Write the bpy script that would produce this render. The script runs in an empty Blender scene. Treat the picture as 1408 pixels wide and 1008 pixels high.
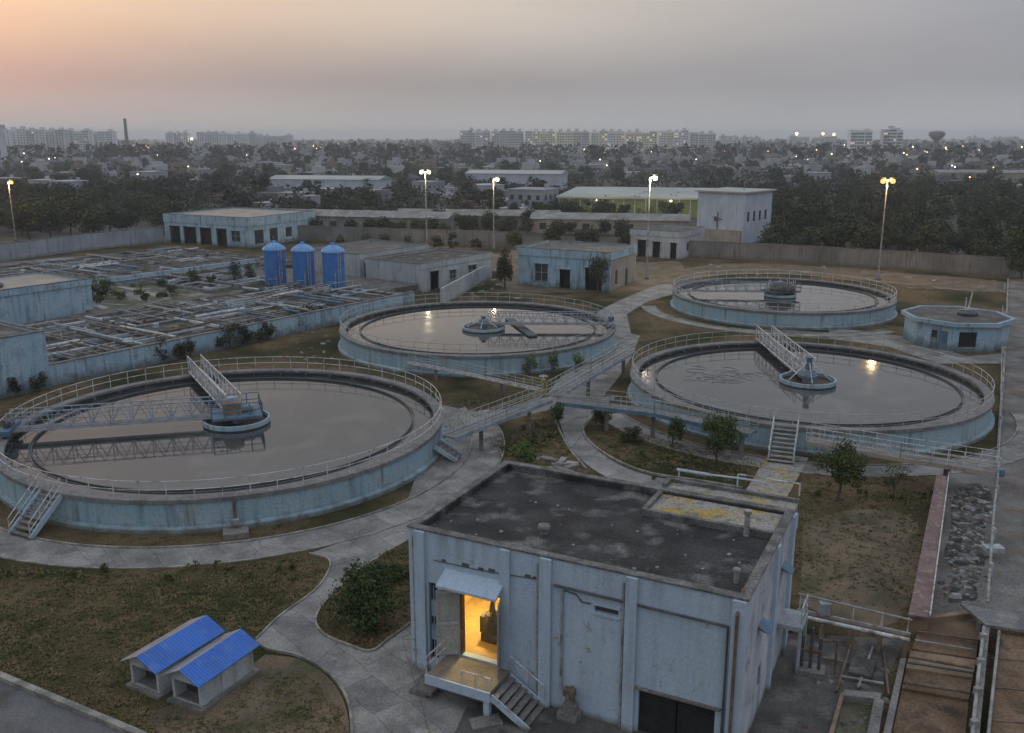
import bpy, math, random
from mathutils import Vector, Matrix, noise as mnoise
R = math.radians
rng = random.Random(7)
scene = bpy.context.scene
col = scene.collection

# ------------------------------------------------------------------ camera, sky, sun, exposure
CAM_H = 22.0
FPX, HORIZON = 1270.0, 187.0            # focal length and horizon row, in photo pixels
PITCH = math.atan((504 - HORIZON) / FPX)
cd = bpy.data.cameras.new('camera'); cam = bpy.data.objects.new('camera', cd); col.objects.link(cam)
cam.location = (0, 0, CAM_H); cam.rotation_euler = (math.pi / 2 - PITCH, 0, 0)
cd.sensor_width = 36; cd.lens = FPX / 1408 * 36; cd.clip_start = .5; cd.clip_end = 20000
scene.camera = cam
SUN_AZ, SUN_EL = R(-34), R(4)           # the sun is almost down, ahead and to the left
world = bpy.data.worlds.new('World'); scene.world = world; world.use_nodes = True
wt = world.node_tree; wt.nodes.clear()
def wn(t, **k):
    n = wt.nodes.new(t)
    for a, b in k.items(): setattr(n, a, b)
    return n
wl = wt.links.new
w_out = wn('ShaderNodeOutputWorld'); w_add = wn('ShaderNodeAddShader')
sky = wn('ShaderNodeTexSky', sky_type='NISHITA'); sky.sun_disc = False; sky.sun_elevation = SUN_EL; sky.sun_rotation = SUN_AZ
sky.air_density = 2.0; sky.dust_density = 4.0
bg1 = wn('ShaderNodeBackground'); bg1.inputs[1].default_value = .018
wl(sky.outputs[0], bg1.inputs[0])
# the veil of evening haze over that sky: grey low down, a peach band above it that fades from the set sun to the right
tc = wn('ShaderNodeTexCoord'); sx = wn('ShaderNodeSeparateXYZ'); wl(tc.outputs['Generated'], sx.inputs[0])
def wramp(src, stops):
    r = wn('ShaderNodeValToRGB'); wl(src, r.inputs[0]); e = r.color_ramp.elements
    e[0].position, e[0].color = stops[0][0], (*stops[0][1], 1); e[1].position, e[1].color = stops[-1][0], (*stops[-1][1], 1)
    for p, c in stops[1:-1]: e.new(p).color = (*c, 1)
    return r.outputs[0]
low = wramp(sx.outputs[2], [(0, (.47, .46, .45)), (.02, (.41, .405, .40)), (.05, (.335, .335, .34)), (.3, (.35, .36, .38)), (.5, (.58, .615, .68)), (1, (.82, .88, 1.0))])
dotn = wn('ShaderNodeVectorMath', operation='DOT_PRODUCT'); wl(tc.outputs['Generated'], dotn.inputs[0])
dotn.inputs[1].default_value = (math.sin(R(-40)), math.cos(R(-40)), 0)
high = wramp(dotn.outputs['Value'], [(0, (.33, .35, .40)), (.37, (.345, .355, .385)), (.6, (.49, .465, .445)), (.766, (.60, .545, .49)), (.91, (.66, .55, .455)), (.98, (.72, .585, .445)), (1, (.74, .59, .43))])
gz = wn('ShaderNodeMapRange', interpolation_type='SMOOTHSTEP'); wl(sx.outputs[2], gz.inputs[0]); gz.inputs[1].default_value = .048; gz.inputs[2].default_value = .135
gz2 = wn('ShaderNodeMapRange', interpolation_type='SMOOTHSTEP'); wl(sx.outputs[2], gz2.inputs[0]); gz2.inputs[1].default_value = .14; gz2.inputs[2].default_value = .27; gz2.inputs[3].default_value = 1; gz2.inputs[4].default_value = .0
gzm = wn('ShaderNodeMath', operation='MULTIPLY'); wl(gz.outputs[0], gzm.inputs[0]); wl(gz2.outputs[0], gzm.inputs[1])
ga = wn('ShaderNodeMix', data_type='RGBA'); wl(gzm.outputs[0], ga.inputs[0]); wl(low, ga.inputs[6]); wl(high, ga.inputs[7])
wno = wn('ShaderNodeTexNoise'); wno.inputs['Scale'].default_value = 3.0; wno.inputs['Detail'].default_value = 5
wmp = wn('ShaderNodeMapping'); wmp.inputs['Scale'].default_value = (1, 1, 5); wl(tc.outputs['Generated'], wmp.inputs[0]); wl(wmp.outputs[0], wno.inputs[0])
wmr = wn('ShaderNodeMapRange'); wl(wno.outputs[0], wmr.inputs[0]); wmr.inputs[1].default_value = .3; wmr.inputs[2].default_value = .7; wmr.inputs[3].default_value = .95; wmr.inputs[4].default_value = 1.05
bg2 = wn('ShaderNodeBackground'); 
tx = wn('ShaderNodeMapRange'); wl(sx.outputs[0], tx.inputs[0]); tx.inputs[1].default_value = -.15; tx.inputs[2].default_value = .5
tm = wn('ShaderNodeMix', data_type='RGBA', blend_type='MULTIPLY'); wl(tx.outputs[0], tm.inputs[0]); wl(ga.outputs[2], tm.inputs[6]); tm.inputs[7].default_value = (.94, .97, 1.04, 1)
wl(tm.outputs[2], bg2.inputs[0]); wl(wmr.outputs[0], bg2.inputs[1])
wl(bg1.outputs[0], w_add.inputs[0]); wl(bg2.outputs[0], w_add.inputs[1]); wl(w_add.outputs[0], w_out.inputs[0])
sd = bpy.data.lights.new('sun', 'SUN'); so = bpy.data.objects.new('sun', sd); col.objects.link(so)
sd.energy = .5; sd.angle = R(9); sd.color = (1, .78, .55)
so.rotation_euler = Vector((-math.sin(SUN_AZ) * math.cos(SUN_EL), -math.cos(SUN_AZ) * math.cos(SUN_EL), -math.sin(SUN_EL))).to_track_quat('-Z', 'Y').to_euler()
scene.view_settings.view_transform = 'Standard'; scene.view_settings.look = 'None'
scene.view_settings.exposure = 0; scene.view_settings.gamma = 1
scene.cycles.use_denoising = True; scene.cycles.max_bounces = 6; scene.cycles.diffuse_bounces = 3
scene.cycles.transparent_max_bounces = 8; scene.cycles.volume_bounces = 0

# ------------------------------------------------------------------ helpers
def at(px, py, z=0.0):
    """the point of the horizontal plane at height z that the photo's pixel looks at"""
    u, v = px - 704, py - 504
    y = FPX * math.cos(PITCH) - v * math.sin(PITCH); zz = -FPX * math.sin(PITCH) - v * math.cos(PITCH)
    t = (z - CAM_H) / zz
    return Vector((u * t, y * t, z))
def tag(o, label=None, cat=None, group=None, kind=None):
    if label: o['label'] = label
    if cat: o['category'] = cat
    if group: o['group'] = group
    if kind: o['kind'] = kind
    return o
def empty(name, loc, rot=0, label=None, cat=None, group=None):
    o = bpy.data.objects.new(name, None); col.objects.link(o); o.location = loc; o.rotation_euler = (0, 0, rot)
    return tag(o, label, cat, group)
def copy_tree(o, parent=None):
    c = o.copy(); col.objects.link(c)
    if parent: c.parent = parent
    for ch in o.children: copy_tree(ch, c)
    return c
class MB:
    def __init__(s): s.v, s.f, s.m, s.mi = [], [], [], 0
    def add(s, vs, fs):
        b = len(s.v); s.v += [tuple(p) for p in vs]
        for f in fs: s.f.append([i + b for i in f]); s.m.append(s.mi)
        return s
    def quad(s, a, b, c, d): return s.add([a, b, c, d], [(0, 1, 2, 3)])
    def box(s, x0, x1, y0, y1, z0, z1, M=None):
        vs = [Vector((x, y, z)) for z in (z0, z1) for x, y in ((x0, y0), (x1, y0), (x1, y1), (x0, y1))]
        if M: vs = [M @ p for p in vs]
        return s.add(vs, [(3, 2, 1, 0), (4, 5, 6, 7), (0, 1, 5, 4), (1, 2, 6, 5), (2, 3, 7, 6), (3, 0, 4, 7)])
    def bar(s, p, q, w, h=None):
        p, q = Vector(p), Vector(q); h = h or w; d = (q - p)
        if d.length < 1e-6: return s
        d.normalize(); up = Vector((0, 0, 1)) if abs(d.z) < .95 else Vector((1, 0, 0))
        a = d.cross(up).normalized(); b = a.cross(d); a *= w / 2; b *= h / 2
        vs = [p - a - b, p + a - b, p + a + b, p - a + b, q - a - b, q + a - b, q + a + b, q - a + b]
        return s.add(vs, [(0, 1, 2, 3), (7, 6, 5, 4), (4, 5, 1, 0), (5, 6, 2, 1), (6, 7, 3, 2), (7, 4, 0, 3)])
    def tube(s, pts, r, n=6, closed=False):
        pts = [Vector(p) for p in pts]; k = len(pts); vs = []
        for i, p in enumerate(pts):
            a = pts[(i - 1) % k] if (closed or i > 0) else p; b = pts[(i + 1) % k] if (closed or i < k - 1) else p
            d = (b - a).normalized(); up = Vector((0, 0, 1)) if abs(d.z) < .95 else Vector((1, 0, 0))
            u = d.cross(up).normalized(); w = u.cross(d); rr = r[i] if isinstance(r, (list, tuple)) else r
            for j in range(n):
                t = 2 * math.pi * j / n; vs.append(p + u * (rr * math.cos(t)) + w * (rr * math.sin(t)))
        fs = []
        for i in range(k if closed else k - 1):
            for j in range(n):
                a, b = i * n + j, i * n + (j + 1) % n; c, d = ((i + 1) % k) * n + (j + 1) % n, ((i + 1) % k) * n + j
                fs.append((a, d, c, b))
        if not closed: fs += [tuple(range(n)), tuple(reversed(range((k - 1) * n, k * n)))]
        return s.add(vs, fs)
    def lathe(s, prof, n=48, c=(0, 0, 0), a0=0.0, a1=2 * math.pi, closed=True):
        full = abs(a1 - a0 - 2 * math.pi) < 1e-6; k = len(prof); vs = []; m = n if full else n + 1
        for i in range(m):
            t = a0 + (a1 - a0) * i / n
            for r, z in prof: vs.append((c[0] + r * math.cos(t), c[1] + r * math.sin(t), c[2] + z))
        fs = []
        for i in range(n):
            i2 = (i + 1) % m
            for j in range(k if closed else k - 1):
                j2 = (j + 1) % k
                if prof[j][0] < 1e-6 and prof[j2][0] < 1e-6: continue
                fs.append((i * k + j, i2 * k + j, i2 * k + j2, i * k + j2))
        if closed and not full: fs += [tuple(range(k)), tuple(reversed(range(n * k, n * k + k)))]
        return s.add(vs, fs)
    def prism(s, poly, z0, z1):
        k = len(poly); ar = sum(poly[i][0] * poly[(i + 1) % k][1] - poly[(i + 1) % k][0] * poly[i][1] for i in range(k))
        if ar < 0: poly = poly[::-1]
        vs = [(p[0], p[1], z0) for p in poly] + [(p[0], p[1], z1) for p in poly]
        return s.add(vs, [tuple(range(k, 2 * k)), tuple(reversed(range(k)))] + [(i, (i + 1) % k, k + (i + 1) % k, k + i) for i in range(k)])
    def wall(s, x0, x1, z0, z1, y0, y1, holes=(), M=None):
        """wall in the xz plane from y0 (outside) to y1 with rectangular holes (x0, x1, z0, z1)"""
        xs = sorted({x0, x1} | {max(x0, min(x1, h[i])) for h in holes for i in (0, 1)})
        zs = sorted({z0, z1} | {max(z0, min(z1, h[i])) for h in holes for i in (2, 3)})
        def solid(i, j):
            if not (0 <= i < len(xs) - 1 and 0 <= j < len(zs) - 1): return False
            cx, cz = (xs[i] + xs[i + 1]) / 2, (zs[j] + zs[j + 1]) / 2
            return not any(h[0] < cx < h[1] and h[2] < cz < h[3] for h in holes)
        T = (lambda x, y, z: M @ Vector((x, y, z))) if M else (lambda x, y, z: (x, y, z))
        for i in range(len(xs) - 1):
            for j in range(len(zs) - 1):
                if not solid(i, j): continue
                a, b, c, d = xs[i], xs[i + 1], zs[j], zs[j + 1]
                s.quad(T(a, y0, c), T(b, y0, c), T(b, y0, d), T(a, y0, d)); s.quad(T(b, y1, c), T(a, y1, c), T(a, y1, d), T(b, y1, d))
                if not solid(i - 1, j): s.quad(T(a, y1, c), T(a, y0, c), T(a, y0, d), T(a, y1, d))
                if not solid(i + 1, j): s.quad(T(b, y0, c), T(b, y1, c), T(b, y1, d), T(b, y0, d))
                if not solid(i, j - 1): s.quad(T(a, y1, c), T(b, y1, c), T(b, y0, c), T(a, y0, c))
                if not solid(i, j + 1): s.quad(T(a, y0, d), T(b, y0, d), T(b, y1, d), T(a, y1, d))
        return s
    def build(s, name, mats, parent=None, smooth=False):
        me = bpy.data.meshes.new(name); me.from_pydata(s.v, [], s.f)
        for m in (mats if isinstance(mats, (list, tuple)) else [mats]): me.materials.append(m)
        me.polygons.foreach_set('material_index', s.m)
        if smooth: me.polygons.foreach_set('use_smooth', [True] * len(s.f))
        me.update()
        o = bpy.data.objects.new(name, me); col.objects.link(o)
        if parent: o.parent = parent
        return o
def rotz(a): return Matrix.Rotation(a, 4, 'Z')
def smoothline(pts, n=6):
    """Catmull-Rom through 3-D points"""
    P = [Vector(p) for p in pts]; P = [P[0] * 2 - P[1]] + P + [P[-1] * 2 - P[-2]]; out = []
    for i in range(1, len(P) - 2):
        for k in range(n):
            t = k / n; a, b, c, d = P[i - 1], P[i], P[i + 1], P[i + 2]
            out.append(.5 * ((2 * b) + (c - a) * t + (2 * a - 5 * b + 4 * c - d) * t * t + (3 * b - a - 3 * c + d) * t ** 3))
    return out + [P[-2]]

# ------------------------------------------------------------------ materials
def mat(name, base, alt=None, scale=.6, drip=None, rough=.85, spec=.3, metal=0, bump=.3, bscale=14, streak=None, streak_amt=.6, damp=None,
        damp_h=.6, grain=.18, rnd=0, slabs=0, alt2=None, scale2=4, lo=.38, hi=.62):
    m = bpy.data.materials.new(name); m.use_nodes = True; t = m.node_tree; N = t.nodes; L = t.links.new
    b = N['Principled BSDF']; b.inputs['Roughness'].default_value = rough; b.inputs['Specular IOR Level'].default_value = spec; b.inputs['Metallic'].default_value = metal
    g = N.new('ShaderNodeNewGeometry'); pos = g.outputs['Position']
    def noise(sc, det=6, vec=pos):
        n = N.new('ShaderNodeTexNoise'); n.inputs['Scale'].default_value = sc; n.inputs['Detail'].default_value = det; L(vec, n.inputs['Vector']); return n.outputs[0]
    def ramp(x, lo, hi, a=0, c=1):
        r = N.new('ShaderNodeMapRange'); L(x, r.inputs[0])
        for i, v in enumerate((lo, hi, a, c)): r.inputs[i + 1].default_value = v
        return r.outputs[0]
    def mix(f, a, c, bt='MIX'):
        x = N.new('ShaderNodeMix'); x.data_type = 'RGBA'; x.blend_type = bt
        for i, v in ((0, f), (6, a), (7, c)):
            if isinstance(v, (int, float)): x.inputs[i].default_value = v
            elif isinstance(v, tuple): x.inputs[i].default_value = (*v[:3], 1)
            else: L(v, x.inputs[i])
        return x.outputs[2]
    def mul(a, c):
        x = N.new('ShaderNodeMath'); x.operation = 'MULTIPLY'
        for i, v in ((0, a), (1, c)):
            if isinstance(v, (int, float)): x.inputs[i].default_value = v
            else: L(v, x.inputs[i])
        return x.outputs[0]
    c = base
    if alt: c = mix(ramp(noise(scale), lo, hi), base, alt)
    if alt2: c = mix(ramp(noise(scale2), .52, .68), c, alt2)
    if slabs:
        mp0 = N.new('ShaderNodeMapping'); mp0.inputs['Rotation'].default_value = (0, 0, R(50)); L(pos, mp0.inputs[0])
        nz = N.new('ShaderNodeTexNoise'); nz.inputs['Scale'].default_value = .5; nz.inputs['Detail'].default_value = 5; L(pos, nz.inputs['Vector'])
        dm = N.new('ShaderNodeVectorMath'); dm.operation = 'MULTIPLY_ADD'; L(nz.outputs['Color'], dm.inputs[0]); dm.inputs[1].default_value = (.5, .5, .5); L(mp0.outputs[0], dm.inputs[2])
        bt = N.new('ShaderNodeTexBrick'); L(dm.outputs[0], bt.inputs['Vector']); bt.offset = .37; bt.inputs['Scale'].default_value = slabs
        bt.inputs['Color1'].default_value = (.80, .80, .80, 1); bt.inputs['Color2'].default_value = (1.18, 1.17, 1.14, 1); bt.inputs['Mortar'].default_value = (.22, .22, .2, 1)
        bt.inputs['Mortar Size'].default_value = .012; bt.inputs['Mortar Smooth'].default_value = .3; bt.inputs['Brick Width'].default_value = 2.3; bt.inputs['Row Height'].default_value = 1.5; bt.inputs['Bias'].default_value = -.1
        c = mix(.85, c, bt.outputs['Color'], 'MULTIPLY')
        v2 = N.new('ShaderNodeTexVoronoi'); v2.feature = 'DISTANCE_TO_EDGE'; v2.inputs['Scale'].default_value = .16; L(dm.outputs[0], v2.inputs['Vector'])
        c = mix(ramp(v2.outputs['Distance'], .0, .006, .55, 0), c, (.03, .03, .025))
    if streak:
        mp = N.new('ShaderNodeMapping'); mp.inputs['Scale'].default_value = (2.6, 2.6, .22); L(pos, mp.inputs[0])
        f = mul(ramp(noise(1.0, 7, mp.outputs[0]), .50, .72), streak_amt); f2 = ramp(noise(.35, 4), .3, .6)
        c = mix(mul(f, f2), c, streak)
    if drip:
        sp = N.new('ShaderNodeSeparateXYZ'); L(pos, sp.inputs[0]); mp = N.new('ShaderNodeMapping'); mp.inputs['Scale'].default_value = (3.2, 3.2, .2); L(pos, mp.inputs[0])
        c = mix(mul(mul(ramp(noise(1, 8, mp.outputs[0]), .48, .74), ramp(sp.outputs[2], drip[0], drip[1])), .5), c, (.11, .11, .11))
        vc = N.new('ShaderNodeTexVoronoi'); vc.feature = 'DISTANCE_TO_EDGE'; vc.inputs['Scale'].default_value = .45
        dv = N.new('ShaderNodeVectorMath'); dv.operation = 'MULTIPLY_ADD'; nz = N.new('ShaderNodeTexNoise'); nz.inputs['Scale'].default_value = 1.2; nz.inputs['Detail'].default_value = 6; L(pos, nz.inputs['Vector']); L(nz.outputs['Color'], dv.inputs[0]); dv.inputs[1].default_value = (1.6, 1.6, 1.6); L(pos, dv.inputs[2]); L(dv.outputs[0], vc.inputs['Vector'])
        c = mix(mul(ramp(vc.outputs['Distance'], 0, .009, .5, 0), ramp(noise(.3, 3), .45, .6)), c, (.10, .10, .10))
        c = mix(mul(ramp(noise(2.1, 8), .60, .66), ramp(noise(.5, 3), .5, .6)), c, (.30, .295, .28))
    if damp:
        sp = N.new('ShaderNodeSeparateXYZ'); L(pos, sp.inputs[0]); ad = N.new('ShaderNodeMath'); ad.operation = 'MULTIPLY_ADD'
        L(noise(1.1, 6), ad.inputs[0]); ad.inputs[1].default_value = -1.6 * damp_h; L(sp.outputs[2], ad.inputs[2])
        c = mix(ramp(ad.outputs[0], -damp_h * .75, damp_h * .1, .75, 0), c, damp)
    if grain: c = mix(1, c, ramp(noise(9, 8), .3, .7, 1 - grain, 1 + grain), 'MULTIPLY')
    if rnd:
        oi = N.new('ShaderNodeObjectInfo'); c = mix(1, c, ramp(oi.outputs['Random'], 0, 1, 1 - rnd, 1 + rnd), 'MULTIPLY')
    if isinstance(c, tuple): b.inputs['Base Color'].default_value = (*c, 1)
    else: L(c, b.inputs['Base Color'])
    if bump:
        bp = N.new('ShaderNodeBump'); bp.inputs['Strength'].default_value = bump; bp.inputs['Distance'].default_value = .05; L(noise(bscale, 8), bp.inputs['Height']); L(bp.outputs[0], b.inputs['Normal'])
    return m
GRIME = (.075, .07, .06)
m_ground = mat('far_ground', (.055, .048, .036), (.038, .042, .026), .02, bump=0, alt2=(.11, .10, .085), scale2=.05)
m_lawn = mat('dry_lawn', (.022, .028, .009), (.120, .086, .048), .13, rough=1, spec=.1, bump=1.0, bscale=5, alt2=(.040, .036, .014), scale2=1.3, grain=.6, lo=.38, hi=.60)
m_dirt = mat('bare_earth', (.16, .118, .076), (.085, .068, .042), .4, bump=.6, bscale=6, alt2=(.06, .06, .03), scale2=.5, grain=.35)
m_yard = mat('stained_yard', (.10, .095, .085), (.055, .052, .047), .5, bump=.5, alt2=(.15, .14, .12), scale2=.8, grain=.3)
m_yardpale = mat('mottled_concrete', (.185, .178, .165), (.095, .085, .075), .35, bump=.6, alt2=(.135, .10, .07), scale2=.55, grain=.35, streak=(.08, .07, .06), streak_amt=.4)
m_path = mat('slab_paving', (.255, .245, .23), (.15, .147, .14), .5, bump=.4, slabs=1.0, alt2=(.26, .255, .245), scale2=.9, grain=.25)
m_kerb = mat('kerb_concrete', (.31, .29, .255), (.15, .145, .125), 1.2, bump=.3, grain=.3)
m_asph = mat('road_asphalt', (.095, .095, .098), (.13, .13, .13), .35, bump=.5, bscale=25, alt2=(.075, .07, .066), scale2=.6, grain=.25)
m_blue = mat('pale_blue_paint', drip=(4.6, 6.5), base=(.38, .475, .575), alt=(.405, .495, .59), scale=.5, streak=(.18, .19, .20), streak_amt=.35, damp=(.10, .095, .075), damp_h=.35, grain=.1, bump=.12)
m_blueold = mat('mouldy_blue_paint', (.28, .42, .52), (.34, .45, .53), .4, streak=(.085, .09, .085), streak_amt=.95, damp=(.06, .065, .05), damp_h=1.1, alt2=(.24, .31, .37), scale2=.7, bump=.2, grain=.25)
m_tankpaint = mat('tank_wall_paint', (.245, .37, .44), (.32, .415, .46), .4, streak=(.11, .115, .10), streak_amt=.85, damp=(.085, .075, .052), damp_h=.55, alt2=(.31, .37, .39), scale2=.9, bump=.3)
m_white = mat('old_whitewash', (.40, .43, .46), (.31, .34, .36), .4, streak=(.12, .12, .11), streak_amt=.85, damp=(.11, .10, .08), damp_h=.5, bump=.25)
m_sidewall = mat('pale_side_wall', base=(.52, .53, .57), alt=(.42, .45, .50), scale=.5, drip=(4.2, 6.5), streak=(.16, .16, .16), streak_amt=.8, damp=(.14, .13, .11), damp_h=.5, alt2=(.30, .33, .37), scale2=1.1, bump=.2, grain=.15)  # right end wall: paler and greyer base than the front paint
m_litter = mat('black_white_litter', (.022, .021, .019), (.075, .07, .062), 1.3, bump=1.0, bscale=5, alt2=(.34, .33, .31), scale2=1.9, grain=.5, lo=.42, hi=.58)
m_far_white = mat('lime_plaster', (.47, .52, .60), (.40, .44, .51), .3, streak=(.2, .2, .2), streak_amt=.6)
m_cream = mat('weathered_cream', (.36, .31, .25), (.27, .25, .22), .4, streak=(.12, .11, .10), damp=(.11, .09, .07), damp_h=.4)
m_conc = mat('raw_concrete', (.21, .20, .185), (.14, .135, .125), .7, streak=(.07, .068, .06), streak_amt=.8, bump=.35, grain=.3)
m_wallc = mat('boundary_wall_render', (.19, .187, .182), (.13, .128, .125), .25, streak=(.075, .07, .06), streak_amt=.9, damp=(.10, .085, .06), damp_h=.8, bump=.3)
m_wallb = mat('boundary_wall_pale', (.30, .34, .39), (.24, .27, .31), .25, streak=(.10, .10, .10), streak_amt=.8, damp=(.12, .11, .09), damp_h=.7, bump=.3)
m_top = mat('walkway_concrete', (.19, .19, .185), (.12, .12, .118), .8, bump=.3, alt2=(.24, .23, .215), scale2=2.5, grain=.25)
m_wet = mat('wet_dark_concrete', (.035, .045, .055), (.055, .065, .072), .8, rough=.5, grain=.25)
m_bitumen = mat('roof_bitumen', (.019, .018, .018), (.044, .042, .041), .7, rough=.8, bump=.6, bscale=9, alt2=(.14, .135, .128), scale2=.75, grain=.5)
m_bitumen2 = mat('dusty_roof', (.10, .095, .088), (.065, .06, .058), .5, bump=.5, alt2=(.17, .16, .14), scale2=.6, grain=.35)
m_terrace = mat('lichen_terrace', (.27, .26, .24), (.34, .25, .065), .8, bump=.4, alt2=(.15, .14, .12), scale2=2.3, grain=.4, lo=.47, hi=.63)
m_cap = mat('parapet_cap', (.085, .082, .078), (.17, .165, .155), 1.4, bump=.4, grain=.4)
m_steel = mat('galvanised_rail', (.58, .60, .61), (.42, .43, .43), 1.5, rough=.5, spec=.5, metal=0, bump=0, alt2=(.20, .15, .10), scale2=2.5)
m_oldrail = mat('painted_rail', (.42, .45, .46), (.30, .30, .27), 1.5, rough=.6, bump=0, alt2=(.30, .27, .15), scale2=.6)
m_truss = mat('truss_paint', (.28, .34, .40), (.18, .22, .27), 1.2, rough=.55, spec=.5, bump=0, alt2=(.30, .33, .36), scale2=2)
m_bluebeam = mat('blue_beam', (.10, .19, .28), (.07, .13, .19), 1, rough=.6, alt2=(.16, .15, .13), scale2=1.4)
m_rust = mat('rusty_pipe', (.10, .065, .042), (.17, .13, .10), 2, rough=.8, bump=.3)
m_pipe = mat('grey_pipe', (.33, .34, .34), (.22, .22, .21), 1.5, rough=.65, bump=.1, alt2=(.15, .12, .09), scale2=2)
m_darkpipe = mat('dark_pipe', (.06, .065, .07), (.10, .10, .10), 1.5, rough=.7, bump=.1)
m_bluetank = mat('blue_tank_paint', (.026, .15, .44), (.035, .18, .50), .5, rough=.5, spec=.4, streak=(.05, .07, .12), streak_amt=.8, alt2=(.09, .17, .33), scale2=1.5, bump=.1)
m_tankcap = mat('blue_tank_dome', (.16, .34, .58), (.10, .25, .50), .8, rough=.5, spec=.4, bump=.1)
m_blueroof = mat('blue_sheet', (.028, .145, .54), (.022, .115, .44), .9, alt2=(.06, .17, .48), scale2=1.8, streak=(.10, .13, .26), streak_amt=.5, rough=.45, spec=.45, bump=.05, bscale=3, grain=.1)
m_hutside = mat('grey_sheet', (.26, .27, .28), (.20, .21, .22), 1, rough=.5)
m_hut = mat('hut_plaster', (.44, .47, .48), (.35, .38, .39), .9, streak=(.14, .13, .12), streak_amt=.7, damp=(.12, .11, .09), damp_h=.25)
m_dark = mat('dark_opening', (.012, .013, .014), bump=0, grain=0, rough=.6)
m_glass = mat('dusty_pane', (.03, .04, .045), (.05, .06, .06), 1, rough=.2, spec=.6, bump=0)
m_shutter = mat('steel_shutter', (.020, .021, .023), (.03, .03, .032), 2, rough=.6, bump=.1)
m_door = mat('faded_door', (.33, .36, .33), (.25, .28, .27), 1.1, streak=(.14, .12, .09), streak_amt=.8, rough=.6)
m_yellow = mat('yellow_room_paint', (.62, .46, .16), (.55, .40, .13), .8, bump=.1)
m_floor = mat('room_floor', (.40, .29, .13), (.30, .22, .10), 1.2, bump=.1)
m_deck = mat('landing_screed', (.22, .19, .15), (.16, .145, .12), 1.4, bump=.3)
m_red = mat('red_brick_coping', (.15, .098, .092), (.20, .13, .12), 1.0, bump=.3, alt2=(.24, .2, .18), scale2=2.2, grain=.25)
m_rustbed = mat('rust_stained_bed', (.125, .078, .045), (.18, .122, .078), .5, bump=.5, alt2=(.05, .038, .025), scale2=.8, grain=.35)
m_rustlight = mat('ochre_render', (.28, .20, .12), (.19, .145, .10), .9, streak=(.09, .06, .04), bump=.4)
m_sludge = mat('dried_sludge', (.052, .050, .045), (.10, .095, .088), .8, rough=.7, bump=.7, bscale=4, alt2=(.16, .15, .14), scale2=1.2, grain=.4)
m_sludgeb = mat('brown_sludge', (.055, .035, .026), (.085, .055, .042), 1.2, rough=.5, bump=.3)
m_moss = mat('mossy_bed', (.05, .06, .022), (.10, .09, .06), .4, bump=.8, bscale=4, alt2=(.24, .225, .20), scale2=.35, grain=.35)
m_rubble = mat('pale_rubble', (.34, .33, .31), (.22, .21, .20), 2, bump=.4)
m_trunk = mat('bark', (.060, .048, .036), (.09, .075, .06), 3, bump=.6)
def leafmat(name, a, b, c, tr=.25):
    m = mat(name, a, b, .9, rough=.75, spec=.15, bump=0, alt2=c, scale2=2.6, grain=.35, rnd=.3, lo=.4, hi=.6)
    return m
m_leaf = leafmat('garden_leaf', (.055, .080, .022), (.024, .040, .012), (.105, .115, .034))
m_leaf2 = leafmat('hedge_leaf', (.075, .105, .022), (.036, .058, .013), (.15, .155, .035))
m_leafd = leafmat('grove_leaf', (.050, .060, .027), (.022, .029, .014), (.105, .100, .045))
m_leaff = leafmat('plain_leaf', (.040, .045, .028), (.022, .026, .017), (.070, .066, .042))
m_leaff2 = leafmat('plain_leaf_brown', (.060, .056, .038), (.030, .030, .020), (.095, .085, .055))
m_blade = mat('grass_blade', (.055, .066, .020), (.17, .125, .066), .9, rough=.9, spec=.1, bump=0, grain=.4, lo=.36, hi=.6)
m_bldg_grey = mat('block_grey', (.60, .61, .62), (.50, .51, .53), .08, bump=0, streak=(.12, .12, .12))
m_bldg_cream = mat('block_cream', (.84, .80, .58), (.72, .68, .52), .06, bump=0, streak=(.15, .14, .12))
m_bldg_pale = mat('block_pale', (.80, .81, .82), (.68, .70, .72), .06, bump=0, streak=(.15, .15, .15))
m_win = mat('window_dark', (.035, .038, .044), bump=0, grain=0, rough=.4)
m_shed = mat('shed_sheet', (.23, .22, .21), (.13, .125, .115), .25, alt2=(.30, .28, .25), scale2=.6, streak=(.09, .07, .05), streak_amt=.7, rough=.6, bump=.1)
m_court = mat('court_green', (.25, .28, .10), (.18, .21, .08), .1, bump=0)
m_courtroof = mat('court_roof', (.40, .41, .38), (.31, .32, .30), .05, bump=0)
house_mats = [mat('house_' + n, c, tuple(x * .8 for x in c), .15, bump=0, streak=(.12, .11, .10), rnd=.22) for n, c in
              (('white', (.44, .44, .45)), ('grey', (.19, .195, .205)), ('cream', (.30, .28, .235)), ('brick', (.19, .125, .10)), ('tin', (.36, .38, .41)), ('ochre', (.21, .175, .13)))]
def emit(name, c, s):
    m = bpy.data.materials.new(name); m.use_nodes = True; n = m.node_tree.nodes; n.remove(n['Principled BSDF'])
    e = n.new('ShaderNodeEmission'); e.inputs[0].default_value = (*c, 1); e.inputs[1].default_value = s
    m.node_tree.links.new(e.outputs[0], n['Material Output'].inputs[0]); return m
m_lampw = emit('lamp_white', (1, .88, .58), 6); m_lampo = emit('lamp_sodium', (1, .40, .09), 3.2)
m_dotw = emit('far_lamp_white', (1, .86, .62), 9); m_doto = emit('far_lamp_sodium', (1, .52, .2), 8)
m_litwin = emit('lit_window', (1, .78, .42), .8)
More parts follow.
